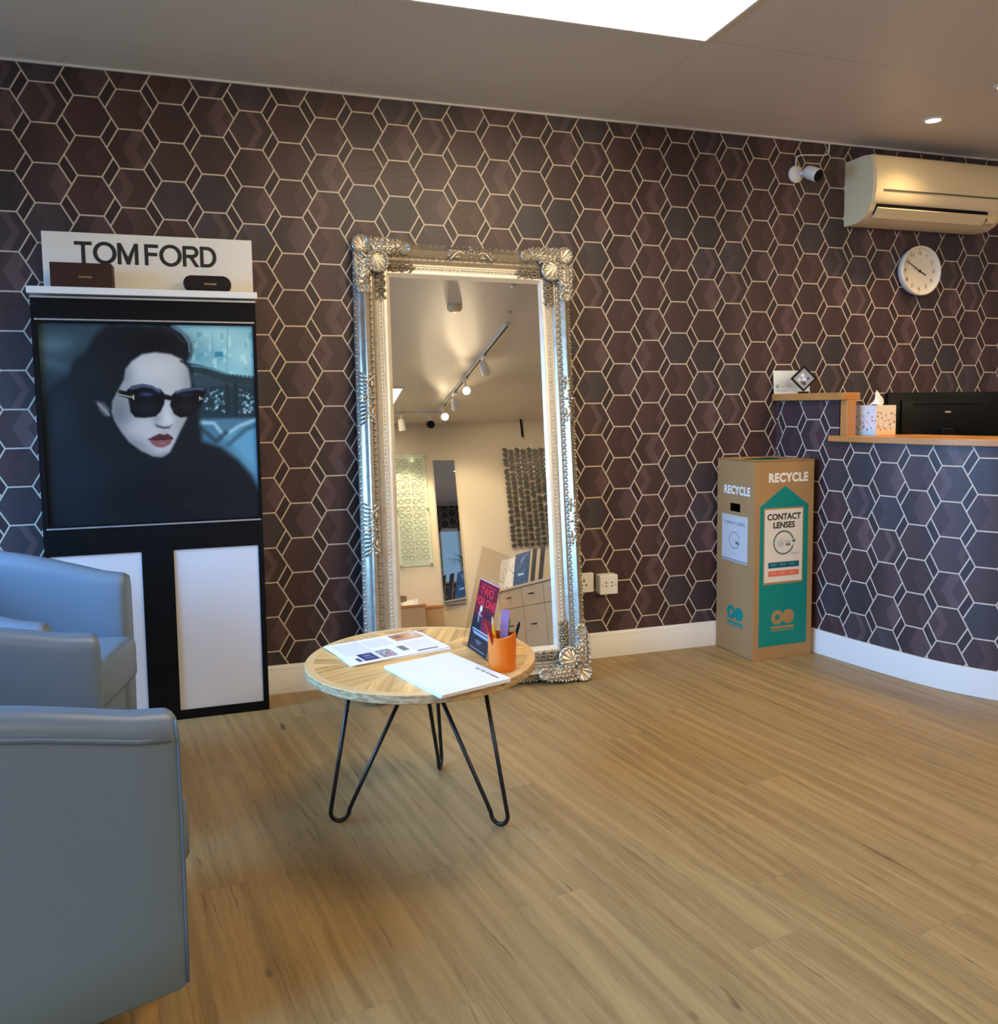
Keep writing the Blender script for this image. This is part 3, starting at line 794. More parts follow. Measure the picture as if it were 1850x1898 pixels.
def block_text(s, h, t, mtx):
    """wide drawn capitals of an even stroke: h cap height, t stroke"""
    W = {'T': 0.76, 'O': 1.02, 'M': 0.92, ' ': 0.20, 'F': 0.62, 'R': 0.76, 'D': 0.76}
    gap = 0.035 * h; tot = sum(W[c] * h + gap for c in s) - gap
    b = B(); x = -tot / 2; y0, y1 = -h / 2, h / 2
    def P(poly): b.prism(poly, 0.0, 0.0008, mtx)
    def ring(cx_, rx, ry, a0, a1, n=40):
        o = []; 
        for k in range(n):
            u, v = a0 + (a1 - a0) * k / n, a0 + (a1 - a0) * (k + 1) / n
            q = [(cx_ + rx * math.cos(u), ry * math.sin(u)), (cx_ + rx * math.cos(v), ry * math.sin(v)), (cx_ + (rx - t * 1.08) * math.cos(v), (ry - t) * math.sin(v)), (cx_ + (rx - t * 1.08) * math.cos(u), (ry - t) * math.sin(u))]
            o.append(q)
        return o
    for c in s:
        w = W[c] * h
        bar = lambda xa, ya, xb, yb: P([(x + xa, ya), (x + xb, ya), (x + xb, yb), (x + xa, yb)])
        if c == 'T': bar(0, y1 - t, w, y1); bar(w / 2 - t / 2, y0, w / 2 + t / 2, y1 - t)
        elif c == 'O':
            for q in ring(x + w / 2, w / 2, h / 2 + 0.002, 0, 2 * PI, 56): P(q)
        elif c == 'M':
            bar(0, y0, t, y1); bar(w - t, y0, w, y1)
            P([(x + t, y1), (x + t, y1 - 0.025), (x + w / 2 - t * 0.45, y0), (x + w / 2, y0), (x + w / 2, y0 + 0.028)]); P([(x + w - t, y1), (x + w / 2, y0 + 0.028), (x + w / 2, y0), (x + w / 2 + t * 0.45, y0), (x + w - t, y1 - 0.025)])
        elif c == 'F': bar(0, y0, t, y1); bar(t, y1 - t, w, y1); bar(t, -t * 0.35, w * 0.92, t * 0.65)
        elif c == 'R':
            bar(0, y0, t, y1); m = -0.08 * h; ry = (y1 - m) / 2; rx = ry * 1.05; xc = w - rx - 0.02 * h
            bar(t, y1 - t, xc, y1); bar(t, m, xc, m + t)
            for q in ring(x + xc, rx, ry, -PI / 2, PI / 2, 28): P([(a_, b_ + m + ry) for a_, b_ in q])
            P([(x + xc - t * 0.8, m + 0.001), (x + xc + t * 0.35, m + 0.001), (x + w, y0), (x + w - t * 1.2, y0)])
        elif c == 'D':
            rx = w * 0.56; xc = w - rx
            bar(0, y0, t, y1); bar(t, y1 - t, xc, y1); bar(t, y0, xc, y0 + t)
            for q in ring(x + xc, rx, h / 2, -PI / 2, PI / 2, 36): P(q)
        x += w + gap
    return b
hd = B().box((0.024, -0.060, 1.590), (SW - 0.002, -0.048, 1.803), bev=0.001).obj('header_board', M['white_plastic'], st)
block_text('TOM FORD', 0.077, 0.0128, frame((0.371, -0.0601, 1.733), (1, 0, 0), (0, 0, 1))).obj('lettering', M['black_print'], hd)

# the poster picture, printed on a flat sheet
def homog(src):
    A = []; bb = []
    for (x, y), (u, v) in zip(src, [(0, 0), (1, 0), (1, 1), (0, 1)]):
        A.append([x, y, 1, 0, 0, 0, -u * x, -u * y]); bb.append(u); A.append([0, 0, 0, x, y, 1, -v * x, -v * y]); bb.append(v)
    h = np.linalg.solve(np.array(A, float), np.array(bb, float))
    def f(pts):
        o = []
        for x, y in pts:
            w = h[6] * x + h[7] * y + 1; o.append(((h[0] * x + h[1] * y + h[2]) / w, (h[3] * x + h[4] * y + h[5]) / w))
        return o
    return f
Q = homog([(222, 632), (1487, 652), (1510, 1757), (272, 1806)])
def rgb(r, g, b): return (r / 255, g / 255, b / 255)
pp = Paint(330, 320, rgb(52, 72, 80), 0.711 / 0.701)
qx = lambda x, y: Q([(x, y)])[0]
def blob(x, y, rx, ry, c, a=1.0, pw=1.0, rot=0.0):
    u, v = qx(x, y); pp.blob(u, v, rx / 1160.0, ry / 1160.0, c, a, pw, rot)
# city behind her
blob(300, 760, 140, 60, rgb(96, 122, 128), 0.9); blob(320, 880, 110, 40, rgb(110, 140, 148), 0.7, 1, 0.3); blob(420, 1000, 260, 120, rgb(56, 78, 88), 0.8)
pp.poly(Q([(1000, 630), (1500, 640), (1500, 1000), (1090, 900)]), rgb(134, 190, 196), 0.03)
blob(1250, 700, 160, 60, rgb(165, 214, 214), 0.8); blob(1420, 820, 120, 90, rgb(172, 218, 218), 0.7); blob(1200, 840, 120, 40, rgb(112, 172, 182), 0.7)
rp = random.Random(4)
for k in range(46):
    x = rp.uniform(1120, 1480); y = rp.uniform(670, 930); w_ = rp.uniform(8, 34); h_ = rp.uniform(6, 40)
    pp.poly(Q([(x, y), (x + w_, y), (x + w_, y + h_), (x, y + h_)]), rp.choice([rgb(190, 228, 226), rgb(98, 158, 170), rgb(150, 205, 208), rgb(205, 236, 232)]), 0.006, 0.6)
pp.line(Q([(1340, 660), (1330, 930)]), 0.004, rgb(110, 160, 168)); pp.line(Q([(1250, 690), (1245, 900)]), 0.003, rgb(110, 160, 168))
pp.poly(Q([(1260, 800), (1310, 800), (1310, 830), (1260, 830)]), rgb(60, 140, 160), 0.006)
pp.poly(Q([(1080, 1000), (1500, 1000), (1500, 1190), (1080, 1190)]), rgb(38, 58, 66), 0.01)
for k in range(90):
    x = rp.choice([rp.uniform(1195, 1310), rp.uniform(1390, 1480)]); y = rp.uniform(1015, 1150); r_ = rp.uniform(4, 14)
    pp.poly(Q([(x, y), (x + r_, y), (x + r_, y + r_), (x, y + r_)]), rp.choice([rgb(190, 226, 228), rgb(120, 180, 190), rgb(90, 140, 150), rgb(215, 240, 240)]), 0.006, 0.8)
pp.line(Q([(1060, 885), (1180, 905), (1320, 950), (1420, 968), (1510, 978)]), 0.046, rgb(40, 58, 64), 0.012)
pp.line(Q([(1100, 880), (1200, 890), (1330, 930), (1500, 950)]), 0.006, rgb(100, 148, 156), 0.006)
for k in range(9):
    x = 1290 + 24 * k; y = 928 + 1.5 * k; pp.poly(Q([(x, y), (x + 9, y), (x + 9, y + 16), (x, y + 16)]), rgb(45, 70, 76), 0.004)
pp.poly(Q([(1318, 985), (1345, 985), (1345, 1180), (1318, 1180)]), rgb(34, 50, 57), 0.006); pp.poly(Q([(1370, 985), (1392, 985), (1392, 1180), (1370, 1180)]), rgb(34, 50, 57), 0.006)
pp.poly(Q([(1130, 1190), (1510, 1185), (1520, 1700), (1130, 1700)]), rgb(78, 120, 138), 0.02)
pp.poly(Q([(1300, 1290), (1500, 1205), (1520, 1560), (1420, 1440)]), rgb(98, 158, 182), 0.06)
pp.line(Q([(1170, 1210), (1250, 1215), (1310, 1290), (1400, 1230), (1500, 1195)]), 0.018, rgb(150, 190, 200), 0.012)
pp.line(Q([(1180, 1250), (1260, 1320), (1320, 1270)]), 0.022, rgb(50, 72, 84), 0.02); pp.line(Q([(1330, 1340), (1440, 1250), (1500, 1225)]), 0.02, rgb(60, 96, 112), 0.02)
# dark hair and coat
hair = [(640, 640), (560, 700), (500, 800), (430, 860), (400, 930), (300, 990), (250, 1080), (230, 1300), (225, 1830), (1530, 1830), (1530, 1640), (1470, 1520), (1390, 1430), (1290, 1355), (1180, 1318), (1165, 1180), (1150, 1050), (1125, 980), (1090, 880), (1120, 820), (1124, 770), (1100, 720), (1060, 680), (1000, 645), (900, 640)]
pp.poly(Q(hair), rgb(26, 30, 35), 0.03)
blob(330, 1150, 110, 260, rgb(34, 46, 54), 0.9); blob(420, 1560, 220, 200, rgb(30, 42, 49), 0.8); blob(900, 1650, 420, 150, rgb(20, 22, 26), 0.8); blob(500, 920, 90, 160, rgb(30, 38, 43), 0.7)
blob(900, 760, 180, 80, rgb(18, 20, 24), 0.9)
pp.line(Q([(690, 650), (780, 640), (900, 655)]), 0.012, rgb(60, 82, 90), 0.02, 0.6)
pp.line(Q([(1010, 655), (1070, 690), (1108, 750), (1112, 800)]), 0.007, rgb(120, 150, 158), 0.008, 0.9); pp.line(Q([(950, 650), (1030, 690), (1080, 750)]), 0.006, rgb(54, 62, 70), 0.01, 0.8)
pp.line(Q([(1080, 1690), (1110, 1675)]), 0.003, rgb(80, 84, 88), 0.004, 0.6)
# ear, face
pp.poly(Q([(558, 1085), (600, 1095), (632, 1130), (636, 1168), (610, 1170), (580, 1140)]), rgb(104, 104, 102), 0.018)
pp.line(Q([(570, 1100), (610, 1140), (630, 1165)]), 0.008, rgb(150, 148, 144), 0.008)
face = [(735, 900), (770, 855), (830, 815), (910, 803), (1000, 814), (1065, 845), (1100, 900), (1113, 970), (1118, 1040), (1108, 1120), (1088, 1185), (1050, 1255), (1015, 1330), (985, 1382), (940, 1408), (890, 1404), (820, 1372), (750, 1320), (700, 1255), (668, 1200), (650, 1150), (655, 1085), (690, 1020), (725, 960)]
pp.poly(Q(face), rgb(188, 186, 180), 0.014)
def fblob(x, y, rx, ry, c, a=1.0, pw=1.0, rot=0.0):
    keep = pp.C.copy(); blob(x, y, rx, ry, c, a, pw, rot)
    mk = np.clip(0.5 - pp.sd(Q(face)) / 0.014, 0, 1)[..., None]; pp.C = pp.C * mk + keep * (1 - mk)
fblob(690, 1160, 90, 170, rgb(108, 108, 108), 0.85); fblob(760, 1330, 150, 60, rgb(120, 118, 116), 0.8, 1, 0.6); fblob(1110, 960, 50, 130, rgb(140, 140, 138), 0.7)
fblob(900, 900, 130, 70, rgb(206, 204, 198), 0.8); fblob(800, 1250, 90, 60, rgb(196, 190, 184), 0.6); fblob(1060, 1230, 50, 90, rgb(150, 146, 142), 0.7); fblob(960, 1400, 90, 26, rgb(116, 112, 110), 0.8); fblob(735, 930, 40, 70, rgb(120, 120, 120), 0.6)
fblob(930, 1375, 40, 24, rgb(196, 190, 184), 0.6); fblob(1040, 1100, 60, 60, rgb(170, 168, 164), 0.5)
# nose and lips
fblob(972, 1150, 22, 60, rgb(208, 204, 198), 0.9); fblob(985, 1195, 24, 22, rgb(212, 208, 202), 0.8); fblob(910, 1190, 26, 40, rgb(140, 136, 132), 0.6)
pp.poly(Q([(900, 1218), (925, 1226), (955, 1234), (990, 1232), (1002, 1222), (985, 1244), (950, 1246), (915, 1236)]), rgb(62, 56, 56), 0.010, 0.9)
fblob(955, 1262, 30, 12, rgb(160, 156, 150), 0.6)
pp.poly(Q([(858, 1306), (890, 1290), (928, 1273), (950, 1280), (975, 1274), (1000, 1290), (1008, 1303), (960, 1310), (900, 1312)]), rgb(84, 44, 48), 0.008)
pp.poly(Q([(862, 1307), (910, 1312), (960, 1308), (1006, 1303), (988, 1335), (950, 1353), (915, 1352), (885, 1335)]), rgb(134, 78, 80), 0.010)
pp.line(Q([(866, 1306), (920, 1310), (965, 1306), (1004, 1302)]), 0.004, rgb(40, 24, 28), 0.005); blob(945, 1330, 26, 9, rgb(170, 116, 114), 0.7)
# sunglasses
lens_l = [(738, 1022), (770, 998), (830, 986), (890, 998), (940, 1026), (962, 1060), (958, 1100), (935, 1146), (905, 1174), (840, 1182), (785, 1178), (760, 1150), (748, 1080)]
lens_r = [(1000, 1070), (1022, 1036), (1070, 1016), (1140, 1007), (1196, 1012), (1212, 1024), (1190, 1060), (1182, 1100), (1150, 1150), (1110, 1176), (1050, 1180), (1015, 1160), (992, 1110)]
pp.poly(Q([(930, 1010), (962, 1046), (1000, 1056), (1030, 1026), (1022, 1062), (992, 1082), (958, 1074)]), rgb(16, 17, 20), 0.008)
pp.poly(Q(lens_l), rgb(17, 18, 22), 0.008); pp.poly(Q(lens_r), rgb(17, 18, 22), 0.008)
pp.poly(Q([(690, 1020), (745, 1030), (775, 1060), (770, 1078), (692, 1052)]), rgb(18, 19, 22), 0.008)
pp.line(Q([(766, 1012), (830, 996), (890, 1006), (930, 1030)]), 0.012, rgb(92, 104, 132), 0.012, 0.9); pp.line(Q([(1030, 1036), (1080, 1022), (1150, 1014), (1190, 1018)]), 0.011, rgb(98, 110, 136), 0.012, 0.9)
blob(855, 1046, 36, 12, rgb(62, 76, 118), 0.9); blob(1090, 1050, 40, 10, rgb(44, 50, 74), 0.8); blob(850, 1120, 60, 46, rgb(34, 35, 42), 0.7); blob(1090, 1120, 60, 44, rgb(34, 35, 42), 0.7)
pp.line(Q([(694, 1046), (735, 1056), (778, 1064)]), 0.005, rgb(208, 196, 168), 0.004); pp.line(Q([(776, 1052), (778, 1074)]), 0.006, rgb(208, 196, 168), 0.004)
pp.line(Q([(1166, 1068), (1184, 1074)]), 0.006, rgb(208, 196, 168), 0.004); pp.line(Q([(1168, 1060), (1168, 1080)]), 0.005, rgb(208, 196, 168), 0.004)
pp.line(Q([(1060, 855), (1110, 880), (1140, 940)]), 0.008, rgb(26, 30, 34), 0.012)
pp.sheet('poster', SW - 0.030, 0.716, frame((0.018 + (SW - 0.030) / 2, -D + 0.0105, 1.110), (1, 0, 0), (0, 0, 1)), M['print_gloss'], st)

# things on the stand's shelf
bx = thing('gift_box', 'plain brown rectangular box at the left end of the stand shelf', 'box', (0.125, -0.150, 1.590))
B().box((-0.098, -0.036, 0), (0.098, 0.036, 0.086), bev=0.001).obj('carton', M['brown_box'], bx)
B().text('TOM FORD', 0.0085, frame((0.012, -0.0364, 0.037), (1, 0, 0), (0, 0, 1)), 0.0006, bold=0.0002).obj('lettering', M['gold_print'], bx)
ec = thing('spectacle_case', 'dark brown rounded spectacle case at the right end of the stand shelf', 'case', (0.540, -0.150, 1.590))
pc_ = []; hw, hh = 0.083, 0.029
for k in range(13): a = PI / 2 - PI * k / 12; pc_.append((hw - 0.030 + 0.030 * math.cos(a), hh + hh * math.sin(a)))
for k in range(13): a = -PI / 2 - PI * k / 12; pc_.append((-(hw - 0.030) + 0.030 * math.cos(a), hh + hh * math.sin(a)))
B().prism(pc_, -0.030, 0.030, F0).obj('shell', M['brown_case'], ec, angle=40, bevel=0.005)
B().text('TOM FORD', 0.0085, frame((0.010, -0.0304, 0.027), (1, 0, 0), (0, 0, 1)), 0.0006, bold=0.0002).obj('lettering', M['gold_print'], ec)

# ------------------------------------------------------------------ tub armchairs
def make_chair(label, loc, rz):
    t = thing('armchair', label, 'armchair', loc, rz, 'pale blue leather tub chairs')
    T, W2, R = 0.084, 0.36, 0.21
    c = W2 - T / 2; xb = -0.305
    path = [(0.305, c), (0.25, c), (0.18, c), (0.10, c), (0.02, c), (-0.05, c), (xb + R, c)]
    for k in range(1, 8): a = PI / 2 * k / 8; path.append((xb + R - R * math.sin(a), c - R + R * math.cos(a)))
    path += [(xb, c - R), (xb, 0.08), (xb, 0.0)]
    path = path + [(x, -y) for x, y in reversed(path[:-1])]
    P = [Vector(p) for p in path]
    def top(p):
        u = max(0.0, 0.290 - p.x); return 0.640 + 0.125 * (1 - math.exp(-1.75 * u ** 1.25 / 0.42))
    def section(h, t2, rr, inset):
        # (offset across, z) round a cushioned upright section, + is the outside
        pts = []; z0 = 0.138 + inset; w = t2 - inset; rr = min(rr, w * 0.92)
        pts += [(w, z0 + 0.012), (w + 0.004, 0.26), (w + 0.006, 0.40), (w + 0.004, h - rr - 0.02)]
        for k in range(7): a = PI / 2 * k / 6; pts.append((w - rr + rr * math.cos(a), h - inset - rr + rr * math.sin(a)))
        for k in range(7): a = PI / 2 + PI / 2 * k / 6; pts.append((-w + rr + rr * math.cos(a), h - inset - rr + rr * math.sin(a)))
        pts += [(-w - 0.004, h - rr - 0.03), (-w - 0.006, 0.46), (-w - 0.003, 0.30), (-w, z0 + 0.012), (-w + 0.012, z0), (w - 0.012, z0)]
        return pts
    st_ = []
    n = len(P)
    for i in range(n):
        d = (P[min(i + 1, n - 1)] - P[max(i - 1, 0)]).normalized(); st_.append((P[i], Vector((-d.y, d.x)), d))
    rows = []
    def row(p, nn, h, inset):
        return [(p.x + nn.x * o, p.y + nn.y * o, z) for o, z in section(h, T / 2, 0.036, inset)]
    # outward normal: the path runs from the front of the +y arm to the back, so the left of it points inwards
    S = [(p, -nn, d) for p, nn, d in st_]
    p, nn, d = S[0]
    for k in range(4, 0, -1): a = PI / 2 * k / 4; rows.append(row(p - d * 0.020 * math.sin(a), nn, top(p), 0.020 * (1 - math.cos(a))))
    for p, nn, d in S: rows.append(row(p, nn, top(p), 0.0))
    p, nn, d = S[-1]
    for k in range(1, 5): a = PI / 2 * k / 4; rows.append(row(p + d * 0.020 * math.sin(a), nn, top(p), 0.020 * (1 - math.cos(a))))
    b = B(); b.grid(rows, closed_u=True); m = len(rows[0])
    b.f.append(tuple(range(m))); b.mi.append(0); b.f.append(tuple(len(b.v) - m + i for i in range(m))[::-1]); b.mi.append(0)
    shell = b.obj('shell', M['leather'], t, angle=50)
    # piped seams: along the outside below the rounded top, and round each arm front
    out = [(p.x + nn.x * (T / 2 + 0.004), p.y + nn.y * (T / 2 + 0.004), top(p) - 0.040) for p, nn, d in S]
    B().tube(out, 0.0045, 6).obj('piping', M['piping'], t, smooth=True)
    for q, sgn in ((S[0], -1), (S[-1], 1)):
        p, nn, d = q; f = p + d * sgn * 0.012
        sec = [s for s in section(top(p), T / 2 + 0.001, 0.036, 0.004)][:8]
        B().tube([(f.x + nn.x * o, f.y + nn.y * o, z) for o, z in sec], 0.0036, 6).obj('piping', M['piping'], t, smooth=True)
    # seat cushion with a slight crown, and the front rail below it
    cu = B(); rows = []
    prof = [(0.0, 0.335), (0.012, 0.326), (0.05, 0.326)]
    X0, X1, YW = -0.25, 0.360, 0.273
    for k, (ins, z) in enumerate([(0.012, 0.322), (0.003, 0.326), (0.0, 0.334), (0.0, 0.42), (0.003, 0.436), (0.010, 0.446), (0.03, 0.452), (0.10, 0.458), (0.17, 0.461)]):
        rr = max(0.006, 0.03 - ins * 0.1); row_ = []
        for cx_, cy2, a0 in ((X1, YW, 0), (X0, YW, 1), (X0, -YW, 2), (X1, -YW, 3)):
            sx = 1 if cx_ == X1 else -1; sy = 1 if cy2 > 0 else -1
            for j in range(5):
                a = PI / 2 * a0 + PI / 2 * j / 4
                row_.append((cx_ - sx * (rr + ins) + rr * math.cos(a), cy2 - sy * (rr + ins) + rr * math.sin(a), z))
        rows.append(row_)
    cu.grid(rows, closed_u=True); m = len(rows[0]); o = len(cu.v) - m
    cu.f.append(tuple(o + i for i in range(m))); cu.mi.append(0); cu.f.append(tuple(range(m))[::-1]); cu.mi.append(0)
    cu.obj('seat_cushion', M['leather'], t, angle=60)
    B().box((-0.24, -0.274, 0.150), (0.318, 0.274, 0.322), bev=0.010, seg=3).obj('front_rail', M['leather'], t, angle=40)
    for sx, sy in ((1, 1), (1, -1), (-1, 1), (-1, -1)):
        B().lathe([(0.0, 0.0), (0.017, 0.0), (0.019, 0.004), (0.027, 0.155), (0.0, 0.155)], 20, Matrix.Translation((0.258 if sx > 0 else -0.24, sy * 0.285, 0))).obj('leg', M['beech'], t, angle=40)
    return t
make_chair('pale blue leather tub armchair standing beside the black display stand', (-0.103, -0.826, 0), math.radians(-10))
make_chair('big pale blue leather tub armchair nearest the camera, its side filling the lower left', (0.087, -1.735, 0), math.radians(19))

# ------------------------------------------------------------------ coffee table
TC = Vector((1.100, -1.175)); TZ, TR = 0.452, 0.325
def table_wood():
    m, b, t = base_mat('patchwork_mango_wood', (0.55, 0.36, 0.17), 0.38, 0.0, 0.45)
    p = t.xyz(t.obj()); x, y, z = p[0], p[1], p[2]
    ang = t.m('ARCTAN2', y, x); rad = t.m('SQRT', t.add(t.mul(x, x), t.mul(y, y)))
    # strips radiate in six fields, each field laid in parallel boards
    sec = t.floor(t.m('DIVIDE', t.add(ang, PI), PI / 4))
    th = t.sub(t.mul(t.add(sec, 0.5), PI / 4), PI)
    ct, sn = t.m('COSINE', th), t.m('SINE', th)
    along = t.add(t.mul(x, ct), t.mul(y, sn)); acr = t.sub(t.mul(y, ct), t.mul(x, sn))
    board = t.floor(t.m('DIVIDE', t.add(acr, 0.011), 0.046))
    r = t.xyz(t.white(t.vec(sec, board, 2.0))['Color'])
    g = t.noise(t.vec(t.mul(along, 5.0), t.mul(acr, 70.0), t.mul(r[0], 9.0)), 1.0, 4.0, 0.6)
    cl = t.mix(t.smooth(g, 0.3, 0.75), (0.54, 0.290, 0.088), (0.86, 0.55, 0.205))
    tone = t.linr(r[1], 0, 1, 0.70, 1.12); cl = t.mix(1.0, cl, t.vec(tone, tone, tone), 'MULTIPLY')
    kn = t.noise(t.vec(t.mul(along, 16.0), t.mul(acr, 40.0), 3.0), 1.0, 2.0)
    cl = t.mix(t.mul(t.smooth(kn, 0.72, 0.80), 0.8), cl, (0.14, 0.07, 0.03))
    eb_ = t.abs(t.sub(t.fmod(t.add(acr, 0.011), 0.046), 0.023))
    cl = t.mix(t.mul(t.smooth(eb_, 0.0222, 0.0228), 0.5), cl, (0.16, 0.09, 0.04))
    rim = t.smooth(rad, 0.300, 0.302); gr = t.noise(t.vec(t.mul(ang, 3.0), t.mul(rad, 90.0), 1.0), 1.0, 4.0)
    cl = t.mix(rim, cl, t.mix(gr, (0.56, 0.34, 0.13), (0.78, 0.53, 0.25)))
    side = t.smooth(rad, 0.3235, 0.3242); sg = t.noise(t.vec(t.mul(ang, 10.0), t.mul(z, 160.0), 1.0), 1.0, 4.0, 0.7)
    cl = t.mix(side, cl, t.mix(t.smooth(sg, 0.35, 0.65), (0.30, 0.18, 0.08), (0.62, 0.45, 0.25)))
    t.l.new(cl, b.inputs['Base Color'])
    t.l.new(t.bump(g, 0.08, 0.001), b.inputs['Normal'])
    return m
M['table'] = table_wood()
tb = thing('coffee_table', 'round patchwork wood coffee table on three black hairpin legs', 'coffee table', (TC.x, TC.y, 0))
B().lathe([(0.0, TZ - 0.024), (TR - 0.002, TZ - 0.024), (TR, TZ - 0.022), (TR, TZ - 0.002), (TR - 0.002, TZ), (0.0, TZ)], 96).obj('tabletop', M['table'], tb, angle=40)
for fx, fy in ((0.861, -1.175), (1.274, -1.341), (1.204, -0.935)):
    d = Vector((fx - TC.x, fy - TC.y)); r = d.length; d = d / r
    pts = [(0.196, TZ - 0.026), (r + 0.026, 0.045)]
    for k in range(0, 9):
        a = PI * k / 8; pts.append((r + 0.002 + 0.026 * math.cos(a), 0.033 - 0.027 * math.sin(a)))
    pts += [(r - 0.034, 0.055), (0.018, TZ - 0.026)]
    B().tube([(d.x * q, d.y * q, z) for q, z in pts], 0.0060, 10).obj('leg', M['steel'], tb, smooth=True)

# things on the table
def on_table(name, label, cat, x, y, z=0.0, rz=0.0, group=None): return thing(name, label, cat, (x, y, TZ + z), rz, group)
# A4 booklet
ang_b = math.atan2(-1.466 + 1.193, 1.272 - 1.186)
bk = on_table('booklet', 'plain white A4 booklet at the front of the round table', 'booklet', 1.126, -1.362, 0, ang_b)
B().box((-0.148, -0.105, 0.0), (0.148, 0.105, 0.004)).obj('back_sheets', M['paper_white'], bk)
cv = B().box((-0.148, -0.105, 0.004), (0.148, 0.105, 0.009), Matrix.Rotation(math.radians(1.2), 4, 'Z'), 0.001).obj('cover', M['paper_white'], bk)
mk = B(); rs = random.Random(11); x = 0.020
while x < 0.132:                       # small illegible print along the edge
    w = rs.uniform(0.0022, 0.0050)
    if rs.random() < 0.82: mk.box((x, 0.079 + rs.uniform(0, 0.001), 0.0089), (x + w, 0.0855, 0.0093))
    x += w + rs.uniform(0.0010, 0.0022)
mk.obj('small_print', M['grey_print'], cv)
# open newsletter
def newsletter():
    p = Paint(120, 84, rgb(236, 236, 240), 0.30 / 0.21); rs = random.Random(5)
    for k in range(16):
        y = 0.10 + 0.033 * k; p.rect(0.06, y, 0.30 + 0.02 * rs.random(), y + 0.011, rgb(188, 188, 194), 0.01)
        if k < 11: p.rect(0.34, y, 0.60, y + 0.011, rgb(190, 190, 196), 0.01)
    p.rect(0.30, 0.02, 0.32, 0.95, rgb(214, 214, 220))
    p.rect(0.08, 0.76, 0.12, 0.92, rgb(70, 72, 120)); p.rect(0.14, 0.62, 0.29, 0.93, rgb(44, 46, 96)); p.rect(0.18, 0.70, 0.25, 0.74, rgb(150, 150, 190)); p.rect(0.17, 0.80, 0.26, 0.83, rgb(120, 120, 170))
    p.rect(0.33, 0.60, 0.48, 0.92, rgb(120, 132, 136)); p.rect(0.51, 0.58, 0.64, 0.90, rgb(226, 232, 230)); p.rect(0.57, 0.58, 0.64, 0.80, rgb(90, 106, 104)); p.blob(0.40, 0.86, 0.05, 0.05, rgb(226, 120, 150))
    for k in range(40):
        x = 0.335 + 0.13 * rs.random(); y = 0.62 + 0.28 * rs.random(); p.rect(x, y, x + 0.02, y + 0.03, rs.choice([rgb(70, 84, 90), rgb(190, 200, 200), rgb(214, 150, 170)]), 0.01)
    p.rect(0.66, 0.05, 0.97, 0.36, rgb(196, 142, 108)); p.blob(0.74, 0.16, 0.07, 0.08, rgb(120, 76, 52)); p.blob(0.88, 0.24, 0.09, 0.07, rgb(226, 186, 160)); p.blob(0.93, 0.12, 0.06, 0.06, rgb(222, 214, 208))
    for k in range(8): p.rect(0.67, 0.44 + 0.05 * k, 0.95, 0.456 + 0.05 * k, rgb(196, 196, 202), 0.01)
    p.rect(0.68, 0.88, 0.90, 0.94, rgb(110, 112, 118))
    return p
a0 = math.atan2(-1.140 + 1.222, 1.211 - 0.906)
nw = on_table('newsletter', 'open printed newsletter with small pictures at the back left of the round table', 'newsletter', 1.020, -1.062, 0.0, a0)
B().box((-0.150, -0.112, 0.0), (0.158, 0.108, 0.003), Matrix.Rotation(math.radians(-3), 4, 'Z')).obj('lower_sheets', M['paper_white'], nw)
newsletter().sheet('printed_page', 0.305, 0.222, Matrix.Translation((0, 0, 0.0058)) @ Matrix.Rotation(math.radians(1), 4, 'Z'), M['print'], nw, thick=0.0027)
pn = on_table('pencil', 'pale cream pencil lying behind the newsletter on the table', 'pencil', 1.115, -0.925, 0.0, a0 + 0.10)
B().tube([(-0.05, 0, 0.0035), (0.05, 0, 0.0035)], 0.0034, 6).obj('shaft', M['maple_edge'], pn)

# leaflet in a clear stand
LX, LYc = 1.252, -1.215
lrot = math.atan2(-1.287 + 1.152, 1.260 - 1.245)
holder = on_table('leaflet_stand', 'clear acrylic leaflet stand beside the orange pen cup', 'leaflet stand', LX + 0.002, LYc, 0.0, lrot)
# local x runs along the stand's width; the leaflet faces local -y
tilt = math.radians(13)
hm = Matrix.Rotation(-tilt, 4, 'X')
B().box((-0.128, 0.004, 0.0), (0.078, 0.0065, 0.30), hm, 0.001).obj('back_sheet', M['acrylic'], holder)
B().box((-0.128, 0.0, 0.0), (0.078, 0.095, 0.0025)).obj('foot', M['acrylic'], holder)
lft = thing('promotion_leaflet', 'dark red and black leaflet reading two for one in the clear stand', 'leaflet', (LX, LYc, TZ + 0.003), lrot)
pl = Paint(64, 96, rgb(28, 30, 38), 0.70)
pl.blend(np.clip((0.60 - pl.Y) * 6, 0, 1), rgb(112, 24, 34)); pl.blend(np.clip((pl.Y - 0.60) * 9, 0, 1), rgb(24, 27, 36))
pl.rect(0.0, 0.0, 1.0, 0.015, rgb(228, 190, 180)); pl.rect(0.15, 0.055, 0.85, 0.075, rgb(214, 40, 56), None, 0.8)
pl.blob(0.70, 0.50, 0.16, 0.10, rgb(50, 26, 34)); pl.poly([(0.42, 0.52), (0.95, 0.50), (0.98, 0.70), (0.50, 0.72)], rgb(120, 28, 48), 0.06)
pl.blob(0.33, 0.40, 0.045, 0.05, rgb(226, 210, 200), 1.2, 2); pl.line([(0.30, 0.45), (0.28, 0.52), (0.30, 0.58)], 0.035, rgb(180, 150, 148), 0.03); pl.line([(0.24, 0.47), (0.42, 0.50)], 0.02, rgb(190, 160, 155), 0.02)
for y, x0, x1 in ((0.70, 0.08, 0.95), (0.735, 0.12, 0.97), (0.755, 0.20, 0.97)): pl.rect(x0, y, x1, y + 0.013, rgb(200, 204, 212))
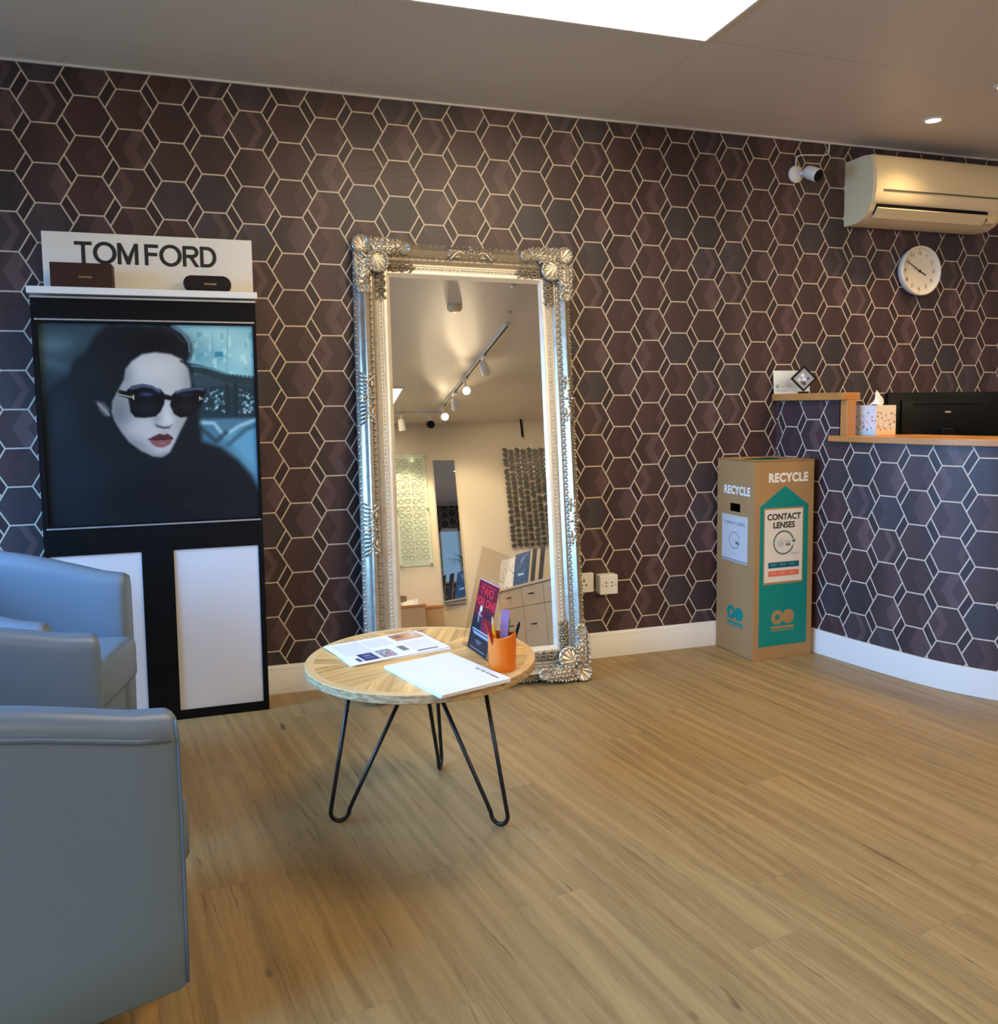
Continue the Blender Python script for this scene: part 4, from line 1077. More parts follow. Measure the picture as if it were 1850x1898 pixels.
for y, x0, x1 in ((0.84, 0.34, 0.66), (0.865, 0.40, 0.60), (0.955, 0.12, 0.90)): pl.rect(x0, y, x1, y + 0.010, rgb(150, 156, 166))
lm_ = hm @ frame((0, -0.002, 0.106), (1, 0, 0), (0, 0, 1))
pl.sheet('printed_sheet', 0.140, 0.205, lm_, M['print_gloss'], lft, thick=0.0012)
tx = B(); tx.text('TWO', 0.034, lm_ @ Matrix.Translation((-0.003, 0.070, 0.0005)), 0.0004, bold=0.0008, sx=1.1); tx.text('FOR ONE', 0.032, lm_ @ Matrix.Translation((0, 0.040, 0.0005)), 0.0004, bold=0.0008, sx=1.05)
M['red_print'] = mat('red_print', (0.72, 0.02, 0.03), 0.4)
tx.obj('lettering', M['red_print'], lft)

# pen cup and its pens
cup = on_table('pen_cup', 'glossy orange pen cup on the right side of the round table', 'cup', 1.283, -1.362)
rows = []
for r, z in [(0.0, 0.0), (0.034, 0.0), (0.037, 0.004), (0.038, 0.05), (0.039, 0.097), (0.0372, 0.098), (0.036, 0.05), (0.035, 0.006), (0.0, 0.006)]:
    row = []
    for k in range(40):
        a = 2 * PI * k / 40; wav = (0.0045 * math.cos(2 * a + 1.2) if z > 0.09 else 0.0); row.append((r * math.cos(a), r * math.sin(a), z + wav))
    rows.append(row)
B().grid(rows, closed_u=True).obj('cup_body', M['orange'], cup, angle=50)
def pen(name, label, x, y, lean, az, L, r, m, tip, tipm):
    t = thing(name, label, 'pen' if name == 'pen' else name, (1.283 + x, -1.362 + y, TZ + 0.0075))
    q = Matrix.Rotation(az, 4, 'Z') @ Matrix.Rotation(lean, 4, 'Y')
    B().lathe([(0.0, 0.004), (r * 0.5, 0.006), (r, 0.02), (r, L), (0.0, L)], 10, q).obj('barrel', m, t, angle=40)
    B().lathe([(r * 1.02, L), (r * 0.8, L + tip * 0.5), (r * 0.25, L + tip), (0.0, L + tip)], 10, q, cap=False).obj('tip', tipm, t, angle=40)
    return t
pen('pen', 'dark red pen leaning left in the orange cup', -0.006, -0.010, math.radians(-20), 0.3, 0.135, 0.0045, M['red'], 0.012, M['red'])
pen('pencil', 'yellow pencil with a pale sharpened tip in the orange cup', -0.008, 0.010, math.radians(-7), 0.2, 0.118, 0.0042, M['yellow'], 0.020, M['maple_edge'])
pen('pen', 'navy blue pen with a white end standing in the orange cup', 0.006, 0.012, math.radians(7), 0.1, 0.140, 0.0045, M['navy'], 0.008, M['white_plastic'])
pen('pen', 'green pen behind the navy pen in the orange cup', 0.012, 0.016, math.radians(9), 0.5, 0.120, 0.0040, M['green'], 0.006, M['green'])
pen('pen', 'black pen leaning right in the orange cup', 0.010, -0.008, math.radians(17), -0.1, 0.116, 0.0042, M['black_plastic'], 0.010, M['black_plastic'])
rl = thing('ruler', 'flat lilac strip standing upright in the orange pen cup', 'ruler', (1.283, -1.353, TZ + 0.0075))
B().box((-0.011, -0.001, 0.0), (0.011, 0.001, 0.152), Matrix.Rotation(0.10, 4, 'Y') @ Matrix.Rotation(-0.3, 4, 'Z'), 0.0008).obj('strip', M['lilac'], rl)

# ------------------------------------------------------------------ recycling box
rb = thing('recycling_box', 'tall brown cardboard contact lens recycling box with teal print in the corner', 'recycling box', (2.794, -0.306, 0), math.radians(2.2))
RW, RD, RH = 0.322, 0.285, 0.905
bd = B()
T_ = 0.004
bd.box((0, 0, 0), (RW, T_, RH), None, 0.0015); bd.box((0, RD - T_, 0), (RW, RD, RH), None, 0.0015)
bd.box((RW - T_, T_, 0), (RW, RD - T_, RH)); bd.box((0, T_, 0), (RW, RD, T_))
# left side with a hand hole
hy0, hy1, hz0, hz1 = 0.105, 0.185, 0.665, 0.703
for lo, hi in [((0, T_, 0), (T_, RD - T_, hz0)), ((0, T_, hz1), (T_, RD - T_, RH)), ((0, T_, hz0), (T_, hy0, hz1)), ((0, hy1, hz0), (T_, RD - T_, hz1))]: bd.box(lo, hi)
bd.obj('carton', M['card'], rb)
tp = B(); tp.box((0.0, 0.0, RH - 0.006), (RW, 0.05, RH - 0.001)); tp.box((0.0, RD - 0.05, RH - 0.006), (RW, RD, RH - 0.001)); tp.box((0.0, 0.05, RH - 0.006), (0.05, RD - 0.05, RH - 0.001)); tp.box((RW - 0.05, 0.05, RH - 0.006), (RW, RD - 0.05, RH - 0.001))
tp.obj('lid', M['card'], rb)
B().box((0.05, 0.05, RH - 0.016), (RW - 0.05, RD - 0.05, RH - 0.010)).obj('lid_insert', M['teal'], rb)
FF = frame((0, 0, 0), (1, 0, 0), (0, 0, 1))                      # front face: x right, y up
FS = frame((0, 0, 0), (0, -1, 0), (0, 0, 1))                     # left face: x towards the viewer's right
B().text('RECYCLE', 0.054, FF @ Matrix.Translation((0.180, 0.825, 0.0004)), 0.0006, bold=0.0024, sx=0.90, space=1.10).obj('lettering', M['white_print'], rb)
B().prism([(0.030, 0.062), (0.292, 0.062), (0.292, 0.70), (0.163, 0.790), (0.030, 0.70)], 0.0, 0.0007, FF).obj('teal_panel', M['teal'], rb)
def recycle_sheet(front):
    if front:
        p = Paint(70, 116, rgb(226, 216, 200), 0.205 / 0.34)
        p.line([(0.5 + 0.26 * math.cos(a), 0.46 + 0.26 * 0.603 * math.sin(a)) for a in [0.35 + 0.2 * k for k in range(29)]], 0.018, rgb(24, 74, 72))
        p.poly([(0.72, 0.43), (0.82, 0.43), (0.77, 0.475)], rgb(10, 60, 60)); p.blob(0.46, 0.46, 0.10, 0.07, rgb(205, 202, 196)); p.blob(0.42, 0.48, 0.05, 0.04, rgb(180, 184, 184)); p.rect(0.56, 0.44, 0.68, 0.46, rgb(170, 172, 170)); p.rect(0.57, 0.475, 0.61, 0.505, rgb(20, 30, 30)); p.rect(0.63, 0.475, 0.67, 0.505, rgb(20, 30, 30))
        p.rect(0.10, 0.725, 0.92, 0.805, rgb(10, 92, 112)); p.rect(0.10, 0.845, 0.92, 0.92, rgb(222, 110, 84)); p.rect(0.70, 0.61, 0.92, 0.625, rgb(170, 165, 158))
        for x in (0.16, 0.40, 0.66): p.rect(x, 0.755, x + 0.16, 0.765, rgb(150, 190, 200)); p.rect(x, 0.875, x + 0.16, 0.885, rgb(244, 190, 170))
        return p
    p = Paint(60, 76, rgb(200, 198, 200), 0.195 / 0.225)
    p.line([(0.5 + 0.20 * math.cos(a), 0.54 + 0.20 * 0.87 * math.sin(a)) for a in [0.35 + 0.2 * k for k in range(29)]], 0.016, rgb(110, 120, 126))
    p.rect(0.56, 0.56, 0.60, 0.62, rgb(30, 36, 40)); p.rect(0.62, 0.56, 0.66, 0.62, rgb(30, 36, 40)); p.rect(0.46, 0.545, 0.70, 0.56, rgb(150, 156, 162)); p.rect(0.40, 0.82, 0.62, 0.835, rgb(170, 174, 182)); p.rect(0.0, 0.955, 1.0, 0.98, rgb(120, 124, 140))
    return p
lb = recycle_sheet(True).sheet('front_label', 0.205, 0.330, FF @ Matrix.Translation((0.158, 0.520, 0.0022)), M['print'], rb, thick=0.0010)
B().prism([(0.050, 0.345), (0.266, 0.345), (0.266, 0.692), (0.050, 0.692)], 0.0, 0.0012, FF).obj('label_border', M['card'], rb)
B().text('CONTACT', 0.038, FF @ Matrix.Translation((0.158, 0.650, 0.0024)), 0.0005, bold=0.0012, sx=0.98).text('LENSES', 0.038, FF @ Matrix.Translation((0.158, 0.612, 0.0024)), 0.0005, bold=0.0012, sx=0.98).obj('lettering', M['black_print'], rb)
recycle_sheet(False).sheet('side_label', 0.195, 0.215, FS @ Matrix.Translation((-0.145, 0.540, 0.0014)), M['print'], rb, thick=0.0012)
B().text('CONTACT LENSES', 0.020, FS @ Matrix.Translation((-0.145, 0.610, 0.0016)), 0.0005, sx=0.95).obj('lettering', M['grey_print'], rb)
B().text('RECYCLE', 0.052, FS @ Matrix.Translation((-0.132, 0.762, 0.0004)), 0.0006, bold=0.0022, sx=0.86, space=1.10).obj('lettering', M['white_print'], rb)
def infinity(F_, x, z, m, s=1.0):
    b = B(); w = 0.026 * s
    def ring(cx_, filled, side):
        n = 40; vs = []; fs = []
        ro, ri = 0.033 * s, (0.0001 if filled else 0.013 * s)
        for k in range(n):
            a = 2 * PI * k / n
            vs += [(cx_ + ro * math.cos(a), ro * math.sin(a), 0.0012 if not filled else 0.0010), (cx_ + ri * math.cos(a), ri * math.sin(a), 0.0012 if not filled else 0.0010)]
        for k in range(n):
            if not filled and 8 > k: 
                pass
            j = (k + 1) % n; fs.append((2 * k, 2 * j, 2 * j + 1, 2 * k + 1))
        b.add([F_ @ Matrix.Translation((x, z, 0)) @ Vector(v) for v in vs], fs)
    ring(-0.030 * s, False, -1); ring(0.030 * s, True, 1)
    for k, (x0, x1) in enumerate([(-0.062, 0.062)]):
        b.prism([(x0 * s, -0.052 * s), (x1 * s, -0.052 * s), (x1 * s, -0.041 * s), (x0 * s, -0.041 * s)], 0.0006, 0.0012, F_ @ Matrix.Translation((x, z, 0)))
        b.prism([(x0 * s, -0.063 * s), (x1 * s, -0.063 * s), (x1 * s, -0.058 * s), (x0 * s, -0.058 * s)], 0.0006, 0.0012, F_ @ Matrix.Translation((x, z, 0)))
    return b.obj('emblem', m, rb)
infinity(FF, 0.160, 0.192, M['card'])
infinity(FS, -0.135, 0.192, M['teal'], 0.98)

# ------------------------------------------------------------------ ornate leaning mirror
TILT = math.radians(8.0)
mu = Vector((1, 0, 0)); mn = Vector((0, -math.cos(TILT), math.sin(TILT))); mv = Vector((0, math.sin(TILT), math.cos(TILT)))
mm = Matrix(((mu.x, mv.x, mn.x, 1.540), (mu.y, mv.y, mn.y, -0.280), (mu.z, mv.z, mn.z, 0.0), (0, 0, 0, 1))) @ Matrix.Rotation(math.radians(-0.7), 4, 'Z')
mir = thing('leaning_mirror', 'tall silver framed ornate mirror leaning against the papered wall', 'mirror', mtx=mm)
U0, U1, V0, V1 = -0.468, 0.468, 0.016, 1.852
def rect_at(w): return [(U0 + w, V0 + w), (U1 - w, V0 + w), (U1 - w, V1 - w), (U0 + w, V1 - w)]
def rails(profile, name, m, angle=35):
    """a moulding swept round the rectangle; profile points are (inset from the outer edge, height)"""
    b = B(); NS = 10; rows = []
    for side in range(4):
        for k in range(NS):
            row = []
            for w, h in profile:
                R = rect_at(w); p, q = R[side], R[(side + 1) % 4]; f = k / NS
                row.append((p[0] + (q[0] - p[0]) * f, p[1] + (q[1] - p[1]) * f, h))
            rows.append(row)
    b.grid(rows, closed_v=True)
    return b.obj(name, m, mir, angle=angle)
rails([(0.0, -0.058), (0.0, -0.034), (0.004, -0.028), (0.014, -0.016), (0.018, -0.012), (0.024, -0.008), (0.030, 0.004), (0.034, 0.013), (0.039, 0.017), (0.044, 0.014),
       (0.048, 0.008), (0.056, 0.000), (0.068, -0.007), (0.073, -0.006), (0.077, -0.001), (0.081, -0.003), (0.085, -0.010), (0.090, -0.013), (0.096, -0.012), (0.098, -0.010)], 'outer_moulding', M['silver'])
rails([(0.098, -0.010), (0.100, -0.013), (0.114, -0.013), (0.116, -0.009), (0.119, -0.008), (0.131, -0.008), (0.134, -0.010), (0.136, -0.013), (0.145, -0.021), (0.147, -0.023)], 'inner_moulding', M['silver_pale'])
bkb = B().box((U0 + 0.004, V0 + 0.004, -0.058), (U1 - 0.004, V1 - 0.004, -0.028)); bkb.obj('backing_board', M['black'], mir)
B().box((U0 + 0.140, V0 + 0.140, -0.028), (U1 - 0.140, V1 - 0.140, -0.0215)).obj('mirror_glass', M['mirror'], mir)

def along(w, step, skip=0.0):
    R = rect_at(w); out = []
    for s in range(4):
        p, q = Vector(R[s]), Vector(R[(s + 1) % 4]); L = (q - p).length; n = max(2, int((L - 2 * skip) / step)); d = (q - p) / L
        for k in range(n + 1): out.append((p + d * (skip + (L - 2 * skip) * k / n), math.atan2(d.y, d.x)))
    return out
# row of beads, and the two embossed bands of small leaves
bd = B()
for p, a in along(0.107, 0.0165, 0.012): bd.ball((p.x, p.y, -0.010), (0.0052, 0.0052, 0.0055), 7, 5)
for p, a in along(0.107, 0.0165, 0.020): bd.ball((p.x, p.y, -0.012), (0.0022, 0.0065, 0.003), 6, 4, Matrix.Rotation(a, 4, 'Z'))
bd.obj('bead_row', M['silver_pale'], mir, smooth=True)
em = B()
for i, (p, a) in enumerate(along(0.061, 0.0125, 0.02)):
    s = 1 if i % 2 else -1
    em.ball((p.x, p.y, -0.001), (0.0085, 0.0036, 0.0042), 7, 5, Matrix.Rotation(a + s * 0.75, 4, 'Z'))
    em.ball((p.x + 0.006 * math.cos(a + PI / 2) * s, p.y + 0.006 * math.sin(a + PI / 2) * s, -0.001 - 0.002 * s), 0.0032, 6, 4)
em.obj('embossed_band', M['silver_dark'], mir, smooth=True)
eo = B()
for i, (p, a) in enumerate(along(0.003, 0.014, 0.01)):
    s = 1 if i % 2 else -1
    eo.ball((p.x, p.y, -0.032 + 0.006 * s), (0.0085, 0.0035, 0.0055), 7, 5, Matrix.Rotation(a + 0.3 * s, 4, 'Z'))
    eo.ball((p.x - 0.003 * math.sin(a), p.y + 0.003 * math.cos(a), -0.022), 0.0034, 6, 4)
eo.obj('outer_band', M['silver'], mir, smooth=True)

# carved ornaments ------------------------------------------------
def plume(b, base, ang, L, W, h0, H, sgn=1, lobes=6):
    """a long acanthus leaf with ruffled edges, ribs and a curled tip"""
    ca, sa = math.cos(ang), math.sin(ang); NT_, NS_ = 40, 14; rows = []
    for i in range(NT_ + 1):
        t = i / NT_; row = []
        wid = W * (0.62 + 0.38 * math.sin(PI * min(1, t * 1.25 + 0.12))) * (1 - 0.55 * max(0, t - 0.82) / 0.18)
        ruff = 1 + 0.16 * abs(math.sin(lobes * PI * t)) - 0.08
        bend = sgn * 0.16 * W * math.sin(PI * t * 1.6)
        for k in range(NS_ + 1):
            s = -1 + 2 * k / NS_
            x = L * t + 0.010 * (1 - s * s); y = wid * ruff * s + bend
            h = h0 + H * (0.35 + 0.65 * (1 - s * s)) * math.sin(PI * min(1.0, 0.15 + 0.85 * t) * 0.92 + 0.12)
            h += 0.0048 * math.sin(11.0 * (t * lobes * 0.62 + 0.55 * abs(s))) * (0.35 + abs(s)) + 0.002 * math.cos(13 * s) + 0.0035 * max(0, abs(s) - 0.75) / 0.25
            row.append((base[0] + x * ca - y * sa, base[1] + x * sa + y * ca, h))
        rows.append(row)
    b.grid(rows)
    # rim bead on the leaf's outline
    for e in (0, NS_):
        b.tube([(r[e][0], r[e][1], r[e][2] + 0.001) for r in rows], 0.0024, 5)
    for i in range(3, NT_ - 2, 4):                     # small curled tips standing on both edges
        for e, sg in ((0, -1), (NS_, 1)):
            p = rows[i][e]; b.ball((p[0] - 0.002 * sg * sa, p[1] + 0.002 * sg * ca, p[2] + 0.003), (0.0075, 0.0040, 0.0046), 7, 5, Matrix.Rotation(ang + sg * 0.9, 4, 'Z'))
            q = rows[i + 1][NS_ // 2 + sg * 3]; b.ball((q[0], q[1], q[2] + 0.002), (0.0085, 0.0030, 0.0040), 7, 5, Matrix.Rotation(ang + sg * 0.5, 4, 'Z'))
    b.ball((rows[-1][NS_ // 2][0], rows[-1][NS_ // 2][1], h0 + 0.012), (0.012, 0.012, 0.009), 8, 6)
def shell(b, c, r, ang, h, ribs=7, beads=12, conc=1):
    rows = []; NR, NA = 8, 48
    for i in range(NR + 1):
        q = i / NR; row = []
        for k in range(NA):
            a = 2 * PI * k / NA
            rr = r * q * (1 + 0.05 * abs(math.cos(beads / 2 * a)))
            off = -r * 0.55 * (1 - q)                          # hinge of the ribs lies towards one edge
            hh = h + (0.010 * q * q if conc else 0.012 * (1 - q * q)) + 0.0026 * math.cos(ribs * a * 1.0) * q
            x = rr * math.cos(a) + off; y = rr * math.sin(a)
            row.append((c[0] + x * math.cos(ang) - y * math.sin(ang), c[1] + x * math.sin(ang) + y * math.cos(ang), hh))
        rows.append(row)
    b.grid(rows, closed_u=True)
    for k in range(beads):
        a = 2 * PI * k / beads
        b.ball((c[0] + r * 1.0 * math.cos(a + ang), c[1] + r * 1.0 * math.sin(a + ang), h + 0.010), (r * 0.18, r * 0.18, 0.005), 7, 5)
    b.tube([(c[0] + r * 1.04 * math.cos(2 * PI * k / 28), c[1] + r * 1.04 * math.sin(2 * PI * k / 28), h) for k in range(28)], 0.006, 6, closed=True)
def flower(b, c, r, h):
    for k in range(6):
        a = 2 * PI * k / 6; b.ball((c[0] + 0.62 * r * math.cos(a), c[1] + 0.62 * r * math.sin(a), h), (r * 0.42, r * 0.30, 0.005), 7, 5, Matrix.Rotation(a, 4, 'Z'))
    for k in range(4):
        a = 2 * PI * k / 4 + 0.4; b.ball((c[0] + 0.28 * r * math.cos(a), c[1] + 0.28 * r * math.sin(a), h + 0.004), r * 0.22, 6, 4)
    b.ball((c[0], c[1], h + 0.007), r * 0.20, 6, 5)
def leaflet(b, c, ang, L, W, h): b.ball((c[0], c[1], h), (L, W, 0.0045), 8, 5, Matrix.Rotation(ang, 4, 'Z'))

def corner(sx, sy):
    """sx, sy: +1/-1 towards the outside of the frame"""
    cx_, cy2 = (U1 if sx > 0 else U0), (V1 if sy > 0 else V0)
    P = lambda a, d: (cx_ - sx * a, cy2 - sy * d)              # a: inwards along x, d: inwards along y
    out = math.atan2(sy, sx)
    b = B()
    shell(b, P(0.030, 0.026), 0.032, out, 0.014, 7, 14)
    shell(b, P(0.094, 0.094), 0.040, out + PI, 0.020, 9, 14, 0)
    # scrolls that join the two shells
    for s in (1, -1):
        pts = []
        for k in range(12):
            a = out + s * (0.9 + 1.9 * k / 11); r_ = 0.030 - 0.0012 * k
            c0 = P(0.060, 0.058); pts.append((c0[0] + r_ * math.cos(a), c0[1] + r_ * math.sin(a), 0.024))
        b.tube(pts, 0.0048, 6)
    ax = PI if sx > 0 else 0.0; ay = -PI / 2 if sy > 0 else PI / 2
    plume(b, P(0.058, 0.030), ax, 0.150, 0.034, 0.006, 0.020, sx * sy)
    plume(b, P(0.030, 0.058), ay, 0.150, 0.034, 0.006, 0.020, -sx * sy)
    shell(b, P(0.205, 0.034), 0.020, ax, 0.016, 5, 10); shell(b, P(0.034, 0.205), 0.020, ay, 0.016, 5, 10)
    o = b.obj('corner_ornament', M['silver'], mir, smooth=True)
    g = B()
    for k, (q, r_) in enumerate([(0.150, 0.020), (0.185, 0.020), (0.215, 0.014)]):
        flower(g, P(q, 0.108), r_, 0.000); flower(g, P(0.108, q), r_, 0.000)
        for s in (1, -1):
            leaflet(g, P(q + 0.018, 0.108 + s * 0.014), 0.6 * s, 0.012, 0.005, -0.002); leaflet(g, P(0.108 + s * 0.014, q + 0.018), PI / 2 + 0.6 * s, 0.012, 0.005, -0.002)
    leaflet(g, P(0.240, 0.108), 0, 0.016, 0.005, -0.003); leaflet(g, P(0.108, 0.240), PI / 2, 0.016, 0.005, -0.003)
    g.obj('flower_garland', M['silver_dark'], o, smooth=True)
for sx in (-1, 1):
    for sy in (-1, 1): corner(sx, sy)

def mid_ornament(c, ang):
    """centre point on the outer edge of a rail; ang: direction of the rail; the frame's inside lies to the left of it"""
    ca, sa = math.cos(ang), math.sin(ang)
    def T(l, w, h=0.0): return (c[0] + l * ca - w * sa, c[1] + l * sa + w * ca, h)
    b = B()
    for i in range(-6, 7):
        if i == 0: continue
        l = i * 0.0155; s = 1 if i > 0 else -1; k = abs(i)
        b.tube([T(l * 1.10 + s * 0.003, 0.010, -0.016), T(l, 0.020 + 0.0008 * k, 0.000), T(l * 0.85, 0.035, 0.017)], [0.0036, 0.0046, 0.0030], 6)
    for w, r_ in ((0.010, 0.007), (0.024, 0.0085), (0.040, 0.008), (0.055, 0.0065)): b.ball(T(0, w, 0.012 if w > 0.02 else 0.0), (r_, r_, r_), 8, 6)
    for s in (1, -1):
        b.ball(T(s * 0.016, 0.042, 0.016), 0.0055, 7, 5)
        pts = []
        for k in range(16):
            a = PI * 1.25 * k / 15; pts.append(T(s * (0.030 + 0.060 * k / 15), 0.046 - 0.014 * math.sin(a) + 0.012 * (k / 15), 0.018 - 0.004 * k / 15))
        b.tube(pts, 0.0044, 6)
        b.ball(T(s * 0.093, 0.052, 0.010), 0.007, 8, 6); b.ball(T(s * 0.056, 0.056, 0.008), (0.018, 0.006, 0.006), 8, 5, Matrix.Rotation(ang, 4, 'Z'))
    b.obj('rail_ornament', M['silver'], mir, smooth=True)
for v in (1.205, 0.680):
    mid_ornament((U0, v), -PI / 2); mid_ornament((U1, v), PI / 2)
mid_ornament((0.02, V1), PI); mid_ornament((0.02, V0), 0.0)

# ------------------------------------------------------------------ the far side of the shop, seen in the ornate mirror
# glass display panel with spectacles
def spectacles(rimm, fill=False):
    b = B()
    for s in (-1, 1):
        b.tube([(s * 0.034 + 0.026 * math.cos(2 * PI * k / 14), -0.010, 0.020 * math.sin(2 * PI * k / 14)) for k in range(14)], 0.0024, 5, closed=True)
        if fill: b.prism([(s * 0.034 + 0.025 * math.cos(2 * PI * k / 12), 0.019 * math.sin(2 * PI * k / 12)) for k in range(12)], 0.0098, 0.0102, Matrix.Rotation(PI / 2, 4, 'X'))
        b.tube([(s * 0.061, -0.010, 0.008), (s * 0.064, 0.004, 0.006)], 0.0022, 5)
    b.tube([(-0.009, -0.010, 0.006), (0, -0.011, 0.009), (0.009, -0.010, 0.006)], 0.0022, 5)
    o = b.obj('spectacles', rimm); 
    return o
FB = YF + 0.0
Rp = Matrix.Rotation(PI, 4, 'Z')                              # things on the far wall face +y
gp = thing('glass_display_panel', 'clear glass spectacle display panel fixed to the cream wall', 'display panel', (2.285, FB, 0))
B().box((-0.170, 0.022, 0.945), (0.170, 0.030, 2.087), bev=0.001).obj('glass_sheet', M['pane'], gp)
B().box((-0.168, 0.001, 0.947), (0.168, 0.006, 2.085)).obj('white_backing', M['white_plastic'], gp)
for sx in (-0.155, 0.155):
    for z in (0.965, 1.52, 2.065):
        B().lathe([(0.0, 0.0), (0.010, 0.0), (0.010, 0.030), (0.0, 0.033)], 12, Matrix.Translation((sx, 0.004, z)) @ Matrix.Rotation(-PI / 2, 4, 'X')).obj('standoff', M['alu'], gp)
def specs_at(first, x, y, z, label, grp, tilt):
    o = first if not first.get('label') else first.copy()
    if o is not first: col.objects.link(o)
    o.location = (x, y, z); o.rotation_euler = (0, tilt, PI)
    tag(o, label, 'spectacles', grp); return o
sp1 = spectacles(mat('pale_grey_rims', (0.20, 0.20, 0.17), 0.3, 0.4)); k = 0
for r in range(15):
    for c_ in range(2):
        specs_at(sp1, 2.205 + 0.145 * c_, FB + 0.033, 1.03 + 0.070 * r, 'thin grey spectacles in rows on the clear glass display panel', 'spectacles on the glass panel', random.uniform(-0.25, 0.25))
sp2 = spectacles(mat('dark_rims', (0.060, 0.052, 0.042), 0.25, var=0.5, scale=30), True)
bar = thing('spectacle_rack', 'tall rack of dark spectacles at the right edge of the ornate mirror', 'rack', (3.62, FB, 0))
for i in range(5): B().box((-0.275 + 0.135 * i - 0.004, 0.004, 1.05), (-0.275 + 0.135 * i + 0.004, 0.012, 2.16)).obj('rod', M['alu'], bar)
for r in range(21):
    for c_ in range(5):
        if c_ == 4 and r % 3 == 1: pass
        specs_at(sp2, 3.345 + 0.135 * c_, FB + 0.026, 1.085 + 0.050 * r, 'dark rimmed spectacles in dense rows on the tall rack', 'spectacles on the tall rack', random.uniform(-0.35, 0.35))
# tall frameless mirror
wm = thing('wall_mirror', 'tall narrow frameless mirror on the cream far wall', 'mirror', (2.640, FB + 0.014, 1.275), math.radians(-6.0))
B().box((-0.118, 0.0, -0.735), (0.118, 0.012, 0.735)).obj('edge', M['alu'], wm)
B().box((-0.116, 0.012, -0.733), (0.116, 0.016, 0.733)).obj('mirror_glass', base_mat('blue_tinted_mirror', (0.62, 0.70, 0.78), 0.0, 1.0)[0], wm)
# wooden display plinths
def plinth(x0, x1, d, h, label):
    t = thing('wooden_plinth', label, 'plinth', ((x0 + x1) / 2, FB + d / 2 + 0.02, 0), group='wooden plinths below the glass panel'); w = (x1 - x0) / 2
    B().box((-w, -d / 2, 0), (w, d / 2, h - 0.02)).obj('body', M['maple'], t)
    B().box((-w - 0.006, -d / 2 - 0.006, h - 0.02), (w + 0.006, d / 2 + 0.006, h)).obj('top', M['oak'], t); return t
plinth(2.02, 2.275, 0.30, 0.555, 'left wooden plinth under the glass panel in the mirror')
plinth(2.295, 2.47, 0.22, 0.535, 'smaller right wooden plinth under the tall wall mirror')
tr_ = thing('paper_tray', 'white paper tray on the left wooden plinth', 'tray', (2.14, FB + 0.18, 0.555))
B().box((-0.08, -0.1, 0), (0.08, 0.1, 0.004)).box((-0.08, -0.1, 0.004), (-0.076, 0.1, 0.06)).box((0.076, -0.1, 0.004), (0.08, 0.1, 0.06)).box((-0.076, -0.1, 0.004), (0.076, -0.096, 0.06)).obj('tray', M['white_plastic'], tr_)

# cabinets with drawers along the right of the reflection
CXF, CTOP = 3.0, 0.625
def cabinet(y0, y1, label, rows_):
    t = thing('drawer_cabinet', label, 'cabinet', (CXF, y0, 0), group='low maple cabinets in the mirror')
    w = y1 - y0
    B().box((0.018, 0.0, 0.05), (0.45, w, CTOP - 0.022)).obj('body', M['maple'], t)
    z = CTOP - 0.027
    for kind, h in rows_:
        f = B().box((0.0, 0.004, z - h + 0.004), (0.018, w - 0.004, z), bev=0.001).obj(kind, M['maple'], t)
        B().tube([(-0.004, w / 2 - 0.05, z - h * 0.42), (-0.024, w / 2 - 0.045, z - h * 0.42), (-0.024, w / 2 + 0.045, z - h * 0.42), (-0.004, w / 2 + 0.05, z - h * 0.42)], 0.005, 6).obj('handle', M['steel'], f, smooth=True)
        z -= h
    return t
cabinet(-4.75, -4.02, 'low maple cabinet with a wide top drawer behind the pen cup in the mirror', [('drawer', 0.17), ('drawer', 0.38)])
cabinet(-4.015, -3.45, 'low maple cabinet with drawer and door beside the mirror frame', [('drawer', 0.17), ('door', 0.38)])
cabinet(-3.445, -2.88, 'low maple cabinet mostly cut off by the mirror frame', [('drawer', 0.17), ('door', 0.38)])
wt = B().box((CXF - 0.012, -4.76, CTOP - 0.022), (CXF + 0.46, -2.87, CTOP), bev=0.003).obj('worktop', M['maple_edge'])
tag(wt, 'pale wood worktop running over the low cabinets', 'worktop')
def leaflet_box(x, y, w, h, p, label, rz, m=None):
    t = thing('brochure', label, 'brochure', (x, y, CTOP), rz, group='brochures on the low cabinets')
    p.sheet('cover', w, h, frame((0, 0, h / 2), (0, -1, 0), (0.20, 0, 1)), M['print'], t, thick=0.012); return t
p1 = Paint(30, 40, rgb(214, 208, 194)); rs = random.Random(2)
for k in range(46): p1.blob(rs.random(), 0.25 + 0.75 * rs.random(), 0.03, 0.02, rs.choice([rgb(60, 66, 70), rgb(120, 120, 110), rgb(190, 150, 120)]), 0.9, 2)
leaflet_box(3.10, -4.72, 0.34, 0.30, p1, 'cream brochure with small dark pictures on the low cabinet', math.radians(-8))
p2 = Paint(30, 40, rgb(28, 78, 116))
for k in range(26): p2.blob(rs.random(), rs.random(), 0.06, 0.03, rs.choice([rgb(60, 120, 160), rgb(18, 50, 84), rgb(170, 160, 190)]), 0.7, 2)
p2.rect(0.3, 0.62, 0.7, 0.68, rgb(180, 214, 226)); p2.blob(0.45, 0.2, 0.2, 0.06, rgb(170, 150, 190), 0.8, 2, 0.5)
leaflet_box(3.11, -4.30, 0.36, 0.31, p2, 'blue patterned brochure on the low cabinet', math.radians(-4))
for y, w, lab in ((-3.98, 0.10, 'dark navy folder standing right of the blue brochure'), (-3.76, 0.10, 'black folder standing at the mirror frame')):
    p3 = Paint(8, 10, rgb(14, 18, 32)); leaflet_box(3.12, y, w, 0.31, p3, lab, 0.0)

